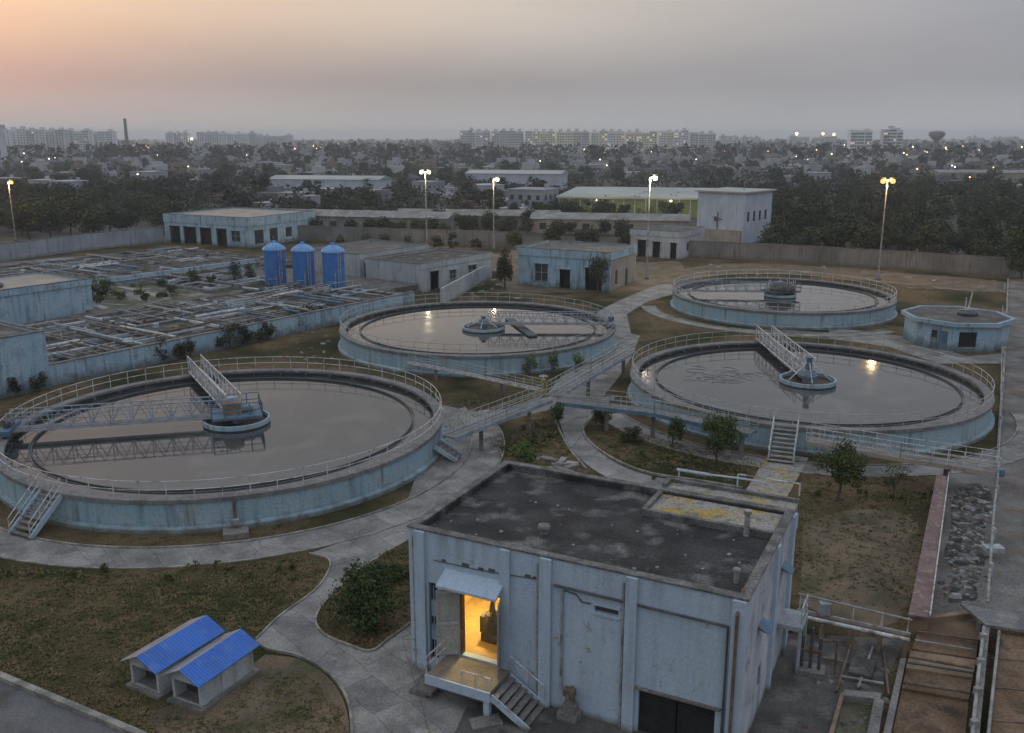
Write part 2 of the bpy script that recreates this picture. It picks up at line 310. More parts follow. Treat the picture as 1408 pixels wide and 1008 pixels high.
# tank water: murky, with an oily surface that mirrors the evening sky
m_water = bpy.data.materials.new('settled_water'); m_water.use_nodes = True
t = m_water.node_tree; b = t.nodes['Principled BSDF']
b.inputs['Base Color'].default_value = (.030, .032, .031, 1); b.inputs['Roughness'].default_value = .055; b.inputs['IOR'].default_value = 2.1
g = t.nodes.new('ShaderNodeNewGeometry'); n1 = t.nodes.new('ShaderNodeTexNoise'); n1.inputs['Scale'].default_value = 1.6; n1.inputs['Detail'].default_value = 5
t.links.new(g.outputs['Position'], n1.inputs['Vector'])
bp = t.nodes.new('ShaderNodeBump'); bp.inputs['Strength'].default_value = .10; bp.inputs['Distance'].default_value = .03
t.links.new(n1.outputs[0], bp.inputs['Height']); t.links.new(bp.outputs[0], b.inputs['Normal'])
n2 = t.nodes.new('ShaderNodeTexNoise'); n2.inputs['Scale'].default_value = .35; n2.inputs['Detail'].default_value = 6; t.links.new(g.outputs['Position'], n2.inputs['Vector'])
mr = t.nodes.new('ShaderNodeMapRange'); t.links.new(n2.outputs[0], mr.inputs[0]); mr.inputs[1].default_value = .35; mr.inputs[2].default_value = .7; mr.inputs[3].default_value = .03; mr.inputs[4].default_value = .11
t.links.new(mr.outputs[0], b.inputs['Roughness'])
n3 = t.nodes.new('ShaderNodeTexNoise'); n3.inputs['Scale'].default_value = .22; n3.inputs['Detail'].default_value = 7; n3.inputs['Distortion'].default_value = 1.5; t.links.new(g.outputs['Position'], n3.inputs['Vector'])
m3 = t.nodes.new('ShaderNodeMapRange'); t.links.new(n3.outputs[0], m3.inputs[0]); m3.inputs[1].default_value = .52; m3.inputs[2].default_value = .72
x3 = t.nodes.new('ShaderNodeMix'); x3.data_type = 'RGBA'; t.links.new(m3.outputs[0], x3.inputs[0]); x3.inputs[6].default_value = (.030, .033, .034, 1); x3.inputs[7].default_value = (.075, .074, .066, 1); t.links.new(x3.outputs[2], b.inputs['Base Color'])

# ------------------------------------------------------------------ ground, paths, roads, kerbs
def ribbon(mb, pts, w, z0, z1, closed=False, side=0):
    """rectangular section swept along pts; side 0 centred, +1 to the left, -1 to the right"""
    P = [Vector((p[0], p[1], p[2] if len(p) > 2 else 0)) for p in pts]; k = len(P); vs = []
    for i, p in enumerate(P):
        a = P[(i - 1) % k] if (closed or i) else p; b = P[(i + 1) % k] if (closed or i < k - 1) else p
        d = (b - a); d.z = 0; d.normalize(); n = Vector((-d.y, d.x, 0))
        l, r = n * (w * (1 + side) / 2), n * (-w * (1 - side) / 2)
        vs += [p + r + Vector((0, 0, z0)), p + l + Vector((0, 0, z0)), p + l + Vector((0, 0, z1)), p + r + Vector((0, 0, z1))]
    fs = []
    for i in range(k if closed else k - 1):
        j = (i + 1) % k
        for a in range(4): fs.append((i * 4 + a, i * 4 + (a + 1) % 4, j * 4 + (a + 1) % 4, j * 4 + a))
    if not closed: fs += [(3, 2, 1, 0), tuple(range(4 * k - 4, 4 * k))]
    return mb.add(vs, [f[::-1] for f in fs])
def struct(name, mb, m): return tag(mb.build(name, m), kind='structure')
def sheet(name, poly, z, m):
    """a horizontal sheet triangulated by Blender from a polygon"""
    return struct(name, MB().add([(p[0], p[1], z) for p in poly], [tuple(range(len(poly)))]), m)
def pxs(pts, z=0): return [at(x, y, z) for x, y in pts]
GX = 7000
struct('ground', MB().quad((-GX, -300, -.02), (GX, -300, -.02), (GX, 6300, -.02), (-GX, 6300, -.02)), m_ground)
sheet('lawn', [(-60, 10), (40, 10), (90, 142), (30, 177), (-8, 192), (-54, 236), (-74, 200), (-95, 165)], .0, m_lawn)
C = {1: Vector((-20.35, 64.17, 0)), 2: Vector((-3.7, 99.1, 0)), 3: Vector((24.83, 76.28, 0)), 4: Vector((35.34, 120.0, 0))}
RAD = {1: 15.2, 2: 14.85, 3: 14.5, 4: 14.0}
def arc(c, r, a0, a1, n): return [Vector((c.x + r * math.cos(R(a0 + (a1 - a0) * i / n)), c.y + r * math.sin(R(a0 + (a1 - a0) * i / n)), 0)) for i in range(n + 1)]
def ring_path(name, c, r0, r1, a0, a1, z, kerbs=True):
    o, i = arc(c, r1, a0, a1, 48), arc(c, r0, a0, a1, 48)
    struct(name, MB().add([(p.x, p.y, z) for p in o + i], [(k, k + 1, 50 + k, 49 + k) for k in range(48)]), m_path)
    if kerbs: struct('kerb', ribbon(ribbon(MB(), arc(c, r0, a0, a1, 48), .10, 0, .13), arc(c, r1 + .1, a0, a1, 48), .12, 0, .07), m_kerb)
plaza = smoothline(pxs([(425, 762), (452, 770), (450, 790), (430, 815), (385, 848), (352, 880), (372, 895), (410, 903), (450, 925), (476, 960), (484, 1006), (478, 1060)]), 5)
plaza += pxs([(600, 1070), (640, 975), (720, 905), (690, 760), (640, 690), (668, 600), (640, 560), (600, 570), (560, 690), (500, 735)])
sheet('pavement', plaza, .03, m_path)
ring_path('path', C[1], 17.4, 19.7, -178, 20, .036)
planter = smoothline(pxs([(560, 745), (520, 768), (478, 800), (445, 832), (434, 855), (446, 874), (480, 889), (510, 897), (535, 880), (575, 848), (600, 800), (580, 750)]), 4)
sheet('lawn', planter, .06, m_lawn)
struct('kerb', ribbon(MB(), planter, .10, 0, .13, closed=True), m_kerb)
left_kerb = smoothline(pxs([(425, 762), (452, 770), (450, 790), (430, 815), (385, 848), (352, 880)]), 5)
struct('kerb', ribbon(MB(), left_kerb, .09, 0, .1), m_kerb)
hut_kerb = smoothline(pxs([(352, 884), (372, 895), (410, 903), (450, 925), (476, 960), (484, 1006), (478, 1060)]), 6)
struct('kerb', ribbon(MB(), hut_kerb, .11, 0, .13), m_kerb)
sheet('bare_patch', smoothline(pxs([(365, 900), (410, 906), (448, 928), (472, 962), (480, 1006), (470, 1060), (330, 1060), (200, 990), (300, 950)]), 3), .008, m_dirt)
roadline = pxs([(-60, 903), (0, 932), (95, 972), (190, 1012), (280, 1060)])
sheet('road', roadline + pxs([(280, 1300), (-300, 1300), (-300, 903)]), .012, m_asph)
struct('kerb', ribbon(MB(), roadline, .28, 0, .2), m_kerb)
bpath = smoothline(pxs([(765, 545), (770, 580), (782, 612), (815, 645), (870, 672), (950, 690), (1010, 702)]), 5) + smoothline(pxs([(1040, 692), (960, 666), (895, 655), (845, 636), (812, 610), (803, 590), (830, 560), (850, 545)]), 5)
sheet('path', bpath, .026, m_path)
struct('kerb', ribbon(MB(), smoothline(pxs([(1020, 672), (960, 662), (895, 652), (845, 633), (810, 608), (802, 588), (815, 572)]), 5), .13, 0, .14), m_kerb)
struct('kerb', ribbon(MB(), smoothline(pxs([(762, 575), (768, 590), (782, 617), (806, 646)]), 5), .13, 0, .14), m_kerb)
ring_path('path', C[3], 16.4, 18.4, -166, -14, .03)
sheet('path', pxs([(1058, 622), (1112, 630), (1078, 692), (1090, 730), (1000, 730), (1016, 690)]), .042, m_terrace)
sheet('path', smoothline(pxs([(740, 560), (770, 520), (805, 490), (835, 470), (850, 455)]), 4) + pxs([(880, 462), (868, 492), (850, 520), (830, 545), (800, 565)]), .034, m_path)
sheet('path', smoothline(pxs([(845, 470), (838, 440), (822, 430), (860, 410), (905, 392), (925, 392)]), 4) + pxs([(925, 405), (890, 415), (862, 432), (870, 470)]), .030, m_path)
ring_path('path', C[4], 16.4, 18.0, -185, -60, .022)
sheet('path', pxs([(596, 553), (640, 565), (700, 563), (745, 548), (770, 560), (690, 580), (660, 600), (610, 590)]), .018, m_path)
sheet('path', pxs([(1140, 450), (1240, 462), (1330, 490), (1383, 486), (1383, 500), (1290, 500), (1225, 478), (1140, 465)]), .016, m_path)
right_road = pxs([(1386, 384), (1382, 480), (1376, 560), (1371, 640), (1366, 700)]) + pxs([(1560, 700), (1480, 384)])
sheet('road', right_road, .02, m_yardpale)
struct('kerb', ribbon(MB(), pxs([(1386, 384), (1382, 480), (1376, 560), (1371, 640)]), .2, 0, .22), m_kerb)
sheet('bare_patch', smoothline(pxs([(925, 372), (1000, 362), (1120, 366), (1250, 376), (1383, 388), (1383, 402), (1240, 392), (1110, 378), (1000, 378), (930, 388)]), 3), .006, m_dirt)
struct('kerb', ribbon(MB(), smoothline(pxs([(1238, 396), (1290, 398), (1340, 401), (1384, 402)]), 3), .25, 0, .15), m_kerb)
sheet('bare_patch', smoothline(pxs([(640, 345), (700, 350), (712, 340), (870, 360), (935, 360), (930, 390), (870, 400), (700, 400), (690, 375), (640, 372)]), 3), .007, m_dirt)
sheet('bare_patch', smoothline(pxs([(1105, 720), (1180, 700), (1262, 720), (1245, 840), (1180, 860), (1100, 830)]), 4), .006, m_dirt)
sheet('yard', pxs([(640, 975), (720, 905), (1060, 870), (1245, 880), (1150, 1075), (600, 1075)]), .022, m_yard)
sheet('yard', pxs([(1306, 650), (1420, 660), (1420, 870), (1268, 850)]), .024, m_yardpale)

# ------------------------------------------------------------------ tanks
def rail_ring(mb, c, r, z, h, n, a0=0, a1=360, rad=.028):
    full = abs(a1 - a0) >= 360; ang = [R(a0 + (a1 - a0) * i / n) for i in range(n if full else n + 1)]
    for k in (.52, 1.0): mb.tube([(c[0] + r * math.cos(R(a0 + (a1 - a0) * i / 120)), c[1] + r * math.sin(R(a0 + (a1 - a0) * i / 120)), z + h * k) for i in range(120 if full else 121)], rad, 5, closed=full)
    for t in ang: mb.tube([(c[0] + r * math.cos(t), c[1] + r * math.sin(t), z), (c[0] + r * math.cos(t), c[1] + r * math.sin(t), z + h)], rad, 5)
def rail_line(mb, pts, z, h, step=1.5, rad=.03, rails=(.5, 1.0)):
    P = [Vector((p[0], p[1], (p[2] if len(p) > 2 else 0) + z)) for p in pts]
    for k in rails: mb.tube([p + Vector((0, 0, h * k)) for p in P], rad, 5)
    for a, b in zip(P, P[1:]):
        n = max(1, round((b - a).length / step))
        for i in range(n + 1):
            p = a.lerp(b, i / n); mb.tube([p, p + Vector((0, 0, h))], rad, 5)
def lattice(p, q, w, h):
    """chords and lacing of a two-sided bridge girder whose floor runs from p to q"""
    f = MB(); p, q = Vector(p), Vector(q); d = (q - p); L = d.length; d.normalize(); n = Vector((-d.y, d.x, 0)).normalized(); up = Vector((0, 0, 1))
    k = max(3, round(L / (h * 1.05)))
    for s in (-1, 1):
        o = n * (w / 2 * s)
        f.bar(p + o, q + o, .09, .11); f.bar(p + o + up * h, q + o + up * h, .07, .07)
        f.bar(p + o + up * h * .55, q + o + up * h * .55, .035)
        for i in range(k + 1):
            a = p.lerp(q, i / k) + o; f.bar(a, a + up * h, .045)
            if i < k:
                b = p.lerp(q, (i + .5) / k) + o; c = p.lerp(q, (i + 1) / k) + o
                f.bar(a, b + up * h, .045); f.bar(b + up * h, c, .045)
    for i in range(k + 1):
        a = p.lerp(q, i / k); f.bar(a - n * w / 2, a + n * w / 2, .06, .08)
    return f
def footplate(p, q, w): return MB().bar(Vector(p) + Vector((0, 0, .06)), Vector(q) + Vector((0, 0, .06)), w * .8, .04)
WATER = 1.60
def clarifier(i, label, gaps=()):
    c, r = C[i], RAD[i]; rt = empty('clarifier_tank', c, 0, label, 'tank', 'round settling tanks of the works')
    MB().lathe([(r + .32, 0), (r + .32, .28), (r + .02, .36), (r, 1.72), (r - .4, 1.72), (r - .4, .2)], 128).build('outer_wall', m_tankpaint, rt, smooth=False)
    MB().lathe([(r + .13, 1.76), (r + .13, 1.98), (r + .09, 2.0), (r - .56, 2.0), (r - .60, 1.97), (r - .60, 1.80), (r - .4, 1.76)], 128).build('walkway', m_top, rt)
    MB().lathe([(r - .42, .9), (r - .42, 1.78), (r - .46, 1.78), (r - .46, .9)], 128).build('inner_lining', m_wet, rt)
    MB().lathe([(0, WATER), (r - .44, WATER)], 128, closed=False).build('water', m_water, rt)
    w = MB()
    w.lathe([(r - 2.1, 1.0), (r - 2.1, WATER + .14), (r - 2.2, WATER + .14), (r - 2.2, 1.0)], 128)
    w.build('overflow_weir', m_wet, rt)
    w = MB().lathe([(r - 1.96, WATER + .005), (r - 1.96, WATER + .06), (r - 2.0, WATER + .06), (r - 2.0, WATER + .005)], 128)
    for k in range(40):
        a = 2 * math.pi * k / 40; w.bar((math.cos(a) * (r - .4), math.sin(a) * (r - .4), WATER + .10), (math.cos(a) * (r - .85), math.sin(a) * (r - .85), WATER + .10), .06, .08)
    w.build('weir_bracket', m_conc, rt)
    f = MB(); rail_ring(f, (0, 0), r - .02, 2.0, 1.08, round(r * 4.1)); f.build('railing', m_steel if i in (1, 4) else m_oldrail, rt)
    return rt
T1 = clarifier(1, 'large blue walled settling tank with steps at its left end, beside the plaza path')
T2 = clarifier(2, 'blue settling tank between the blue silos and the hut with two round trees')
T3 = clarifier(3, 'grey blue settling tank with a cone headed centre basin beside the eight sided kiosk')
T4 = clarifier(4, 'far settling tank before the long boundary wall, with the bulky dark drive')
def well(rt, off, r, h=.62):
    MB().lathe([(r, WATER - .4), (r, WATER + .1), (r - .12, WATER + .1), (r - .12, WATER - .4)], 48, c=(off[0], off[1], 0)).build('well_base', m_wet, rt)
    MB().lathe([(r + .03, WATER + .102), (r + .03, WATER + h), (r - .12, WATER + h), (r - .12, WATER + .102)], 48, c=(off[0], off[1], 0)).build('centre_well', m_tankpaint, rt)
    MB().lathe([(0, WATER + .06), (r - .1, WATER + .06)], 48, c=(off[0], off[1], 0), closed=False).build('well_scum', m_sludgeb, rt)
    MB().lathe([(.42, .4), (.42, 2.15), (.3, 2.25), (0, 2.25)], 20, c=(off[0], off[1], 0), closed=False).build('centre_column', m_truss, rt)
W1 = (.2, .5); W2 = (.6, -.6); W3 = (.35, -.25); W4 = (-.2, -.3)
well(T1, W1, 2.35, .42); well(T2, W2, 2.3, .36); well(T3, W3, 2.3, .42); well(T4, W4, 2.0, .4)
def bridge(i, off, px, label, w=1.1, h=1.25, rise=0.0, wheels=True, z=2.25, over=.0):
    """a scraper bridge from the centre well towards the rim under the given photo pixel"""
    c = C[i] + Vector((off[0], off[1], 0)); e = at(px[0], px[1], 2.0); d = (e - C[i]); d.z = 0; d.normalize()
    e = C[i] + d * (RAD[i] - .42 + over); e.z = z + rise; p = Vector((c.x, c.y, z)); dd = (e - p).normalized(); p = p + dd * .5
    rt = empty('scraper_bridge', (0, 0, 0), 0, label, 'scraper', 'scraper bridges on the tanks')
    lattice(p, e, w, h).build('lattice_girder', m_truss if not over else m_steel, rt); footplate(p, e, w).build('footplate', m_top, rt)
    if wheels:
        n = Vector((-dd.y, dd.x, 0)).normalized(); u = MB(); b = Vector((e.x, e.y, 2.0))
        M = Matrix.Translation(b) @ rotz(math.atan2(dd.y, dd.x))
        u.box(-.35, .35, -1.5, 1.5, .22, .55, M)
        for s in (-1.15, 1.15): u.lathe([(.0, -.09), (.2, -.09), (.2, .09), (0, .09)], 14, closed=False) if False else u.tube([M @ Vector((-.12, s, .2)), M @ Vector((.12, s, .2))], .2, 12)
        u.build('end_carriage', m_bluebeam, rt)
        u = MB().box(-.25, .3, -.4, .4, .55, 1.0, M); u.tube([M @ Vector((0, 0, .75)), M @ Vector((0, .8, .75))], .17, 10); u.build('drive_motor', m_darkpipe, rt)
    return rt
B1 = bridge(1, W1, (8, 596), 'long latticed scraper bridge reaching to the left rim of the big tank with steps', h=1.3)
bridge(1, W1, (266, 510), 'short silvery scraper bridge running back from the hub of the big left tank', h=1.35, wheels=False, over=.5)
bridge(2, W2, (826, 448), 'scraper bridge with close lattice over the tank before the hut', h=1.2, wheels=True)
bridge(3, W3, (1050, 469), 'silvery scraper bridge running back over the tank with the cone headed hub', h=1.3, wheels=False, over=.5, w=1.5)
bridge(4, W4, (930, 402), 'dark low scraper bridge over the far tank by the boundary wall', h=1.25, wheels=False)
# drive platform with its guard rail, on the first tank
def drive_platform(i, off, r, label, m=m_bluebeam, clutter=0):
    c = C[i] + Vector((off[0], off[1], 0)); rt = empty('drive_platform', (c.x, c.y, 2.25), R(20), label, 'drive unit')
    MB().box(-r, r, -r * .8, r * .8, 0, .16).build('floor_plate', m, rt)
    f = MB(); rail_line(f, [(-r, -r * .8), (r, -r * .8), (r, r * .8), (-r, r * .8)], .16, 1.0, 1.0, .04); f.build('guard_rail', m, rt)
    MB().box(-.9, .35, -.7, .75, .16, 1.05).build('gear_casing', m_darkpipe if clutter else m_rustlight, rt)
    if clutter: MB().lathe([(1.75, .16), (1.8, .5), (1.3, .95), (.6, 1.3), (0, 1.35)], 10, closed=False).build('cover', m_darkpipe, rt)
    g = MB(); g.tube([(.3, 0, .5), (1.2, 0, .5)], .3, 12); g.lathe([(.0, 1.05), (.4, 1.05), (.36, 1.35), (0, 1.4)], 14, c=(-.3, 0, 0), closed=False); g.build('motor', m_truss, rt)
    q = random.Random(i)
    if clutter:
        g = MB()
        for k in range(clutter):
            a = q.random() * 6.28; p = Vector((math.cos(a) * r * .9, math.sin(a) * r * .7, .1)); MB().tube([p, p + Vector((q.uniform(-.4, .4), q.uniform(-.4, .4), q.uniform(.6, 1.5)))], .05, 5).build('stay_rod', m_steel, rt)
    return rt
drive_platform(1, W1, 1.75, 'blue railed drive platform over the hub of the big left tank')
drive_platform(4, W4, 2.0, 'cluttered dark drive platform over the hub of the far tank', m_darkpipe, 34)
def hub_mast(i, off, label, h, spread):
    c = C[i] + Vector((off[0], off[1], 0)); rt = empty('hub_mast', (c.x, c.y, 2.2), 0, label, 'drive unit')
    MB().lathe([(.8, -.1), (.8, .12), (.34, .2), (.22, h), (.3, h + .04), (.3, h + .14), (0, h + .14)], 20, closed=False).build('cone_column', m_bluebeam, rt)
    for k in range(6):
        a = k * math.pi / 3 + .4; MB().tube([(0, 0, h * .9), (math.cos(a) * spread, math.sin(a) * spread, .15 - .3)], .045, 5).build('stay_rod', m_steel, rt)
    MB().box(-.45, .45, -.35, .35, .12, .55).build('motor', m_truss, rt)
hub_mast(3, W3, 'blue cone column with stay rods on the hub of the tank by the kiosk', 1.5, 2.0)
hub_mast(2, W2, 'small blue motor post on the hub of the tank before the hut', .7, 1.9)
# a dark flat plate and floating pipes on the tanks
f = MB(); p0 = at(700, 438, WATER + .12); p1 = at(733, 462, WATER + .12); f.bar(p0, p1, 1.0, .12)
tag(f.build('dark_plate', m_darkpipe), 'dark flat plate on the water beside the hub before the hut', 'board')
q = random.Random(3); f = MB()
for k in range(46):
    x = q.gauss(995, 38); y = q.gauss(517, 6); p = at(x, y, WATER + .012); a = q.uniform(-.5, .9); pts = []
    for j in range(6): pts.append(p.copy()); a += q.uniform(-.7, .7); p = p + Vector((math.cos(a), math.sin(a), 0)) * q.uniform(.12, .5)
    f.tube(smoothline(pts, 3), q.uniform(.012, .035), 5)
tag(f.build('scum', m_pipe), 'pale streaks of floating scum on the tank by the kiosk', 'scum', kind='stuff')

# ------------------------------------------------------------------ stairs, footbridges, pipes
def stair(name, top, direction, h, run, w, label, steps=8, rails=(1, -1), m=m_blue, mt=m_conc, cat='stairs', rh=.95, parent=None):
    d = Vector(direction); d.z = 0; d.normalize(); n = Vector((-d.y, d.x, 0)); t = Vector(top)
    rt = empty(name, (0, 0, 0), 0, label, cat)
    s = MB()
    for i in range(steps):
        a = t + d * (run * (i + .5) / steps) - Vector((0, 0, h * (i + 1) / (steps + 1) + .03)); s.bar(a - n * w / 2, a + n * w / 2, run / steps * .95, .06)
    s.build('tread', mt, rt)
    for sgn in (1, -1):
        MB().bar(t + n * (sgn * (w / 2 + .04)) - Vector((0, 0, .12)), t + d * run + n * (sgn * (w / 2 + .04)) + Vector((0, 0, -h + .1)), .07, .32).build('stringer', m, rt)
    for sgn in rails:
        f = MB(); o = n * (sgn * (w / 2 + .04)); rail_line(f, [t + o, t + d * run + o - Vector((0, 0, h - .1))], 0, rh, .9, .03); f.build('handrail', m_steel, rt)
    return rt
def radial(i, px): 
    e = at(px[0], px[1], 1.0); d = e - C[i]; d.z = 0; return d.normalized()
d1 = radial(1, (62, 702))
stair('tank_stair', C[1] + d1 * (RAD[1] + .1) + Vector((0, 0, 2.0)), d1, 2.0, 2.3, 1.6, 'pale blue steps climbing to the left end of the big tank')
d3 = radial(3, (1078, 608))
stair('tank_stair', C[3] + d3 * (RAD[3] + .1) + Vector((0, 0, 2.0)), d3, 2.0, 2.6, 1.6, 'white railed steps from the lichen path up to the tank by the kiosk', m=m_white, mt=m_rubble)
d1b = radial(1, (612, 612))
stair('tank_stair', C[1] + d1b * (RAD[1] + .1) + Vector((0, 0, 1.2)), d1b, 1.2, 1.6, 1.3, 'low metal steps at the right side of the big tank, below the footbridge', steps=5, rails=())
def footbridge(pts, w, label, deck=m_top, beam=m_bluebeam, rails=(1, -1), legs=(), h=1.0, rm=m_oldrail, bh=.34):
    P = [Vector(p) for p in pts]; rt = empty('footbridge', (0, 0, 0), 0, label, 'footbridge', 'raised footbridges between the tanks')
    ribbon(MB(), P, w, -.12, 0).build('deck', deck, rt)
    for s in (1, -1):
        off = []
        for i, p in enumerate(P):
            d = P[min(i + 1, len(P) - 1)] - P[max(i - 1, 0)]; d.z = 0; d.normalize(); off.append(p + Vector((-d.y, d.x, 0)) * (s * w / 2))
        ribbon(MB(), off, .07, -bh * .75, .04).build('edge_beam', beam, rt)
        if s in rails: f = MB(); rail_line(f, off, .04, h, .9, .026, (.3, .62, 1.0)); f.build('handrail', rm, rt)
    for k in legs:
        for a, b in zip(P, P[1:]):
            p = a.lerp(b, k); MB().box(-.15, .15, -.15, .15, 0, p.z - .12, Matrix.Translation((p.x, p.y, 0))).build('support', m_conc, rt)
    return rt
node = at(752, 548, 2.0)
p_l = at(617, 600, 2.0); p_r = at(866, 482, 2.0)
footbridge([p_l, p_l.lerp(node, .5), node], 1.05, 'sloping looking footbridge with pale rails rising from the big tank to the crossing', legs=(.6,), beam=m_truss, deck=m_top)
footbridge([node + (p_r - node).normalized() * 1.0, node.lerp(p_r, .55), p_r], 1.05, 'footbridge with pale rails leading back beside the tank before the hut', legs=(.8,), beam=m_truss, deck=m_top)
e1 = at(905, 566, 2.0); e2 = at(1035, 594, 2.0)
footbridge([node + (e1 - node).normalized() * 1.0, node.lerp(e1, .6), e1, e2], 1.3, 'dark blue beamed footbridge passing over the curved path to the tank steps', legs=(.9,), rails=(1, -1))
g0 = at(1112, 604, 1.7); g1 = at(1240, 626, 1.7); g2 = at(1370, 646, 1.7)
footbridge([g0, g1, g2], 1.25, 'low footbridge with white rails from the tank steps to the roadside', beam=m_cream, legs=(.5,), rm=m_steel)
h0 = at(560, 497, 1.3); h1 = at(640, 513, 1.3); h2 = at(742, 535, 1.3)
footbridge([h0, h1, h2], .42, 'narrow pale pipe bridge from the front of the tank by the hut to the crossing', deck=m_conc, beam=m_steel, rails=(1,), legs=(.5,), h=.8, bh=.2)
# valve standing at the crossing
rt = empty('valve_post', at(747, 541, 1.9), 0, 'yellow valve post standing at the footbridge crossing', 'valve')
MB().lathe([(.2, 0), (.2, .3), (.1, .4), (.1, 1.0), (.2, 1.05), (.2, 1.2), (0, 1.25)], 14, closed=False).build('body', mat('yellow_valve', (.36, .29, .12), (.25, .2, .1), 3), rt)
f = MB(); f.tube([(.32 * math.cos(k * .3927), .32 * math.sin(k * .3927), 1.45) for k in range(16)], .03, 5, closed=True); f.tube([(-.32, 0, 1.45), (.32, 0, 1.45)], .025, 5); f.tube([(0, -.32, 1.45), (0, .32, 1.45)], .025, 5); f.tube([(0, 0, 1.2), (0, 0, 1.5)], .03, 5); f.build('handwheel', m_steel, rt)
# outlet pipe on the front of the big tank
d = radial(1, (323, 715)); a = C[1] + d * (RAD[1] + .22)
rt = empty('outlet_pipe', (0, 0, 0), 0, 'short rusty outlet pipe down the front wall of the big tank', 'pipe')
MB().tube([a + Vector((0, 0, 1.75)), a + Vector((0, 0, .3))], .1, 8).build('downpipe', m_rust, rt)
b = a + d * .5; M = Matrix.Translation((b.x, b.y, 0)) @ rotz(math.atan2(d.y, d.x))
MB().box(-.3, .9, -.7, .7, 0, .32, M).build('plinth', m_conc, rt)
MB().box(-.16, .1, -.22, .22, .5, .8, M).build('flange', m_pipe, rt)

# ------------------------------------------------------------------ the pump building in front
TH = R(-26.6); BO = Vector((-4.27, 35.25, 0)); BM = Matrix.Translation(BO) @ rotz(TH)
BW, BD, BH = 13.9, 8.8, 6.4
pb = empty('pump_building', BO, TH, 'pale blue flat roofed building with a lit yellow doorway and dark tarred roof', 'building')
DOOR = (2.4, 4.3, 1.2, 4.27)
w = MB()
w.wall(0, BW, 0, BH, 0, .3, [DOOR, (.92, 1.35, .6, 4.14), (8.25, 9.2, 4.6, 4.88), (10.1, 13.0, 0, 1.87)])
w.wall(0, BW, 0, BH, BD, BD - .3)
side = Matrix.Translation((BW, 0, 0)) @ rotz(R(90))
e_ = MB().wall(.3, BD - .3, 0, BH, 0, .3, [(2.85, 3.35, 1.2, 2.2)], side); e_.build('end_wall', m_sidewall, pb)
w.wall(.3, BD - .3, 0, BH, .3, 0, [], Matrix.Translation((.3, 0, 0)) @ rotz(R(90)))
w.build('wall', m_blue, pb)
MB().box(.3, BW - .3, .3, BD - .3, 5.8, 6.13).build('roof', m_bitumen, pb)
f = MB(); f.box(.302, .36, .302, BD - .302, 6.12, 6.39); f.box(BW - .36, BW - .302, .302, BD - .302, 6.12, 6.39); f.box(.36, BW - .36, .302, .36, 6.12, 6.388); f.box(.36, BW - .36, BD - .36, BD - .302, 6.12, 6.388); f.build('roof_upstand', m_bitumen, pb)
f = MB(); f.box(-.05, BW + .05, -.05, .33, BH, BH + .07); f.box(-.05, BW + .05, BD - .33, BD + .05, BH, BH + .07); f.box(-.05, .33, .33, BD - .33, BH, BH + .07); f.box(BW - .33, BW + .05, .33, BD - .33, BH, BH + .07)
f.build('parapet_cap', m_cap, pb)
for x0, x1 in ((.34, .82), (4.3, 4.72), (6.0, 6.5), (9.5, 9.95), (13.42, 13.9)):
    MB().box(x0, x1, -.16, -.002, 0, BH - .02).build('pilaster', m_blue, pb)
for y0, y1 in ((4.9, 5.25), (8.2, 8.75)): MB().box(BW + .002, BW + .14, y0, y1, 0, BH - .03).build('pilaster', m_blue, pb)
MB().box(-.002 + 0, 0.0, 0, .001, 0, .001)
f = MB(); f.box(.92, 1.35, .2, .24, .6, 4.14); f.build('louvre_recess', m_dark, pb)
f = MB(); f.box(1.0, 1.3, .06, .19, 2.6, 3.3); f.box(.96, 1.25, .08, .19, 1.5, 2.2); f.tube([(1.1, .1, .7), (1.1, .1, 4.0)], .03, 6); f.build('meter_box', m_truss, pb)
f = MB().box(8.15, 9.3, -.05, -.002, 4.5, 4.59); f.box(8.15, 9.3, -.05, -.002, 4.89, 4.98); f.build('window_frame', m_blue, pb)
MB().box(8.25, 9.2, .18, .22, 4.6, 4.88).build('window_pane', m_glass, pb)
f = MB()
for x0, x1 in ((10.12, 11.52), (11.58, 12.98)):
    f.box(x0, x1, .12, .16, 0.02, 1.85)
    for k in range(12): f.box(x0 + .03, x1 - .03, .09, .118, .08 + k * .15, .17 + k * .15)
f.build('shutter_door', m_shutter, pb)
MB().box(9.95 + .02, 13.2, -.14, -.004, 1.89, 1.97).build('shutter_lintel', m_conc, pb)
f = MB(); cz = 4.45
f.add([(1.7, -.72, cz + .05), (4.42, -.72, cz + .05), (4.42, -.72, cz - .05), (1.7, -.72, cz - .05), (1.75, -.003, 4.95), (4.45, -.003, 4.95), (4.45, -.003, 4.8), (1.75, -.003, 4.8)],
      [(0, 3, 2, 1), (0, 1, 5, 4), (3, 7, 6, 2), (1, 2, 6, 5), (0, 4, 7, 3)])
f.build('door_canopy', m_blue, pb)
def leaf(x, sgn, ang):
    M = Matrix.Translation((x, -.03, 1.25)) @ rotz(ang)
    o = MB().box(0, sgn * .95, -.05, 0, 0, 2.95, M) if sgn > 0 else MB().box(-.95, 0, -.05, 0, 0, 2.95, M)
    dr = o.build('door', m_door, pb); h = MB()
    for z in (.05, 1.4, 2.8): h.box(*( (.05, .9) if sgn > 0 else (-.9, -.05)), -.075, -.05, z, z + .1, M)
    h.build('door_batten', m_white, dr)
leaf(2.38, -1, R(35)); leaf(4.32, 1, R(-70))
f = MB().box(2.4, 2.47, .0, .28, 1.2, 4.27); f.box(4.23, 4.3, 0, .28, 1.2, 4.27); f.box(2.47, 4.23, 0, .28, 4.2, 4.27); f.build('door_frame', m_rust, pb)
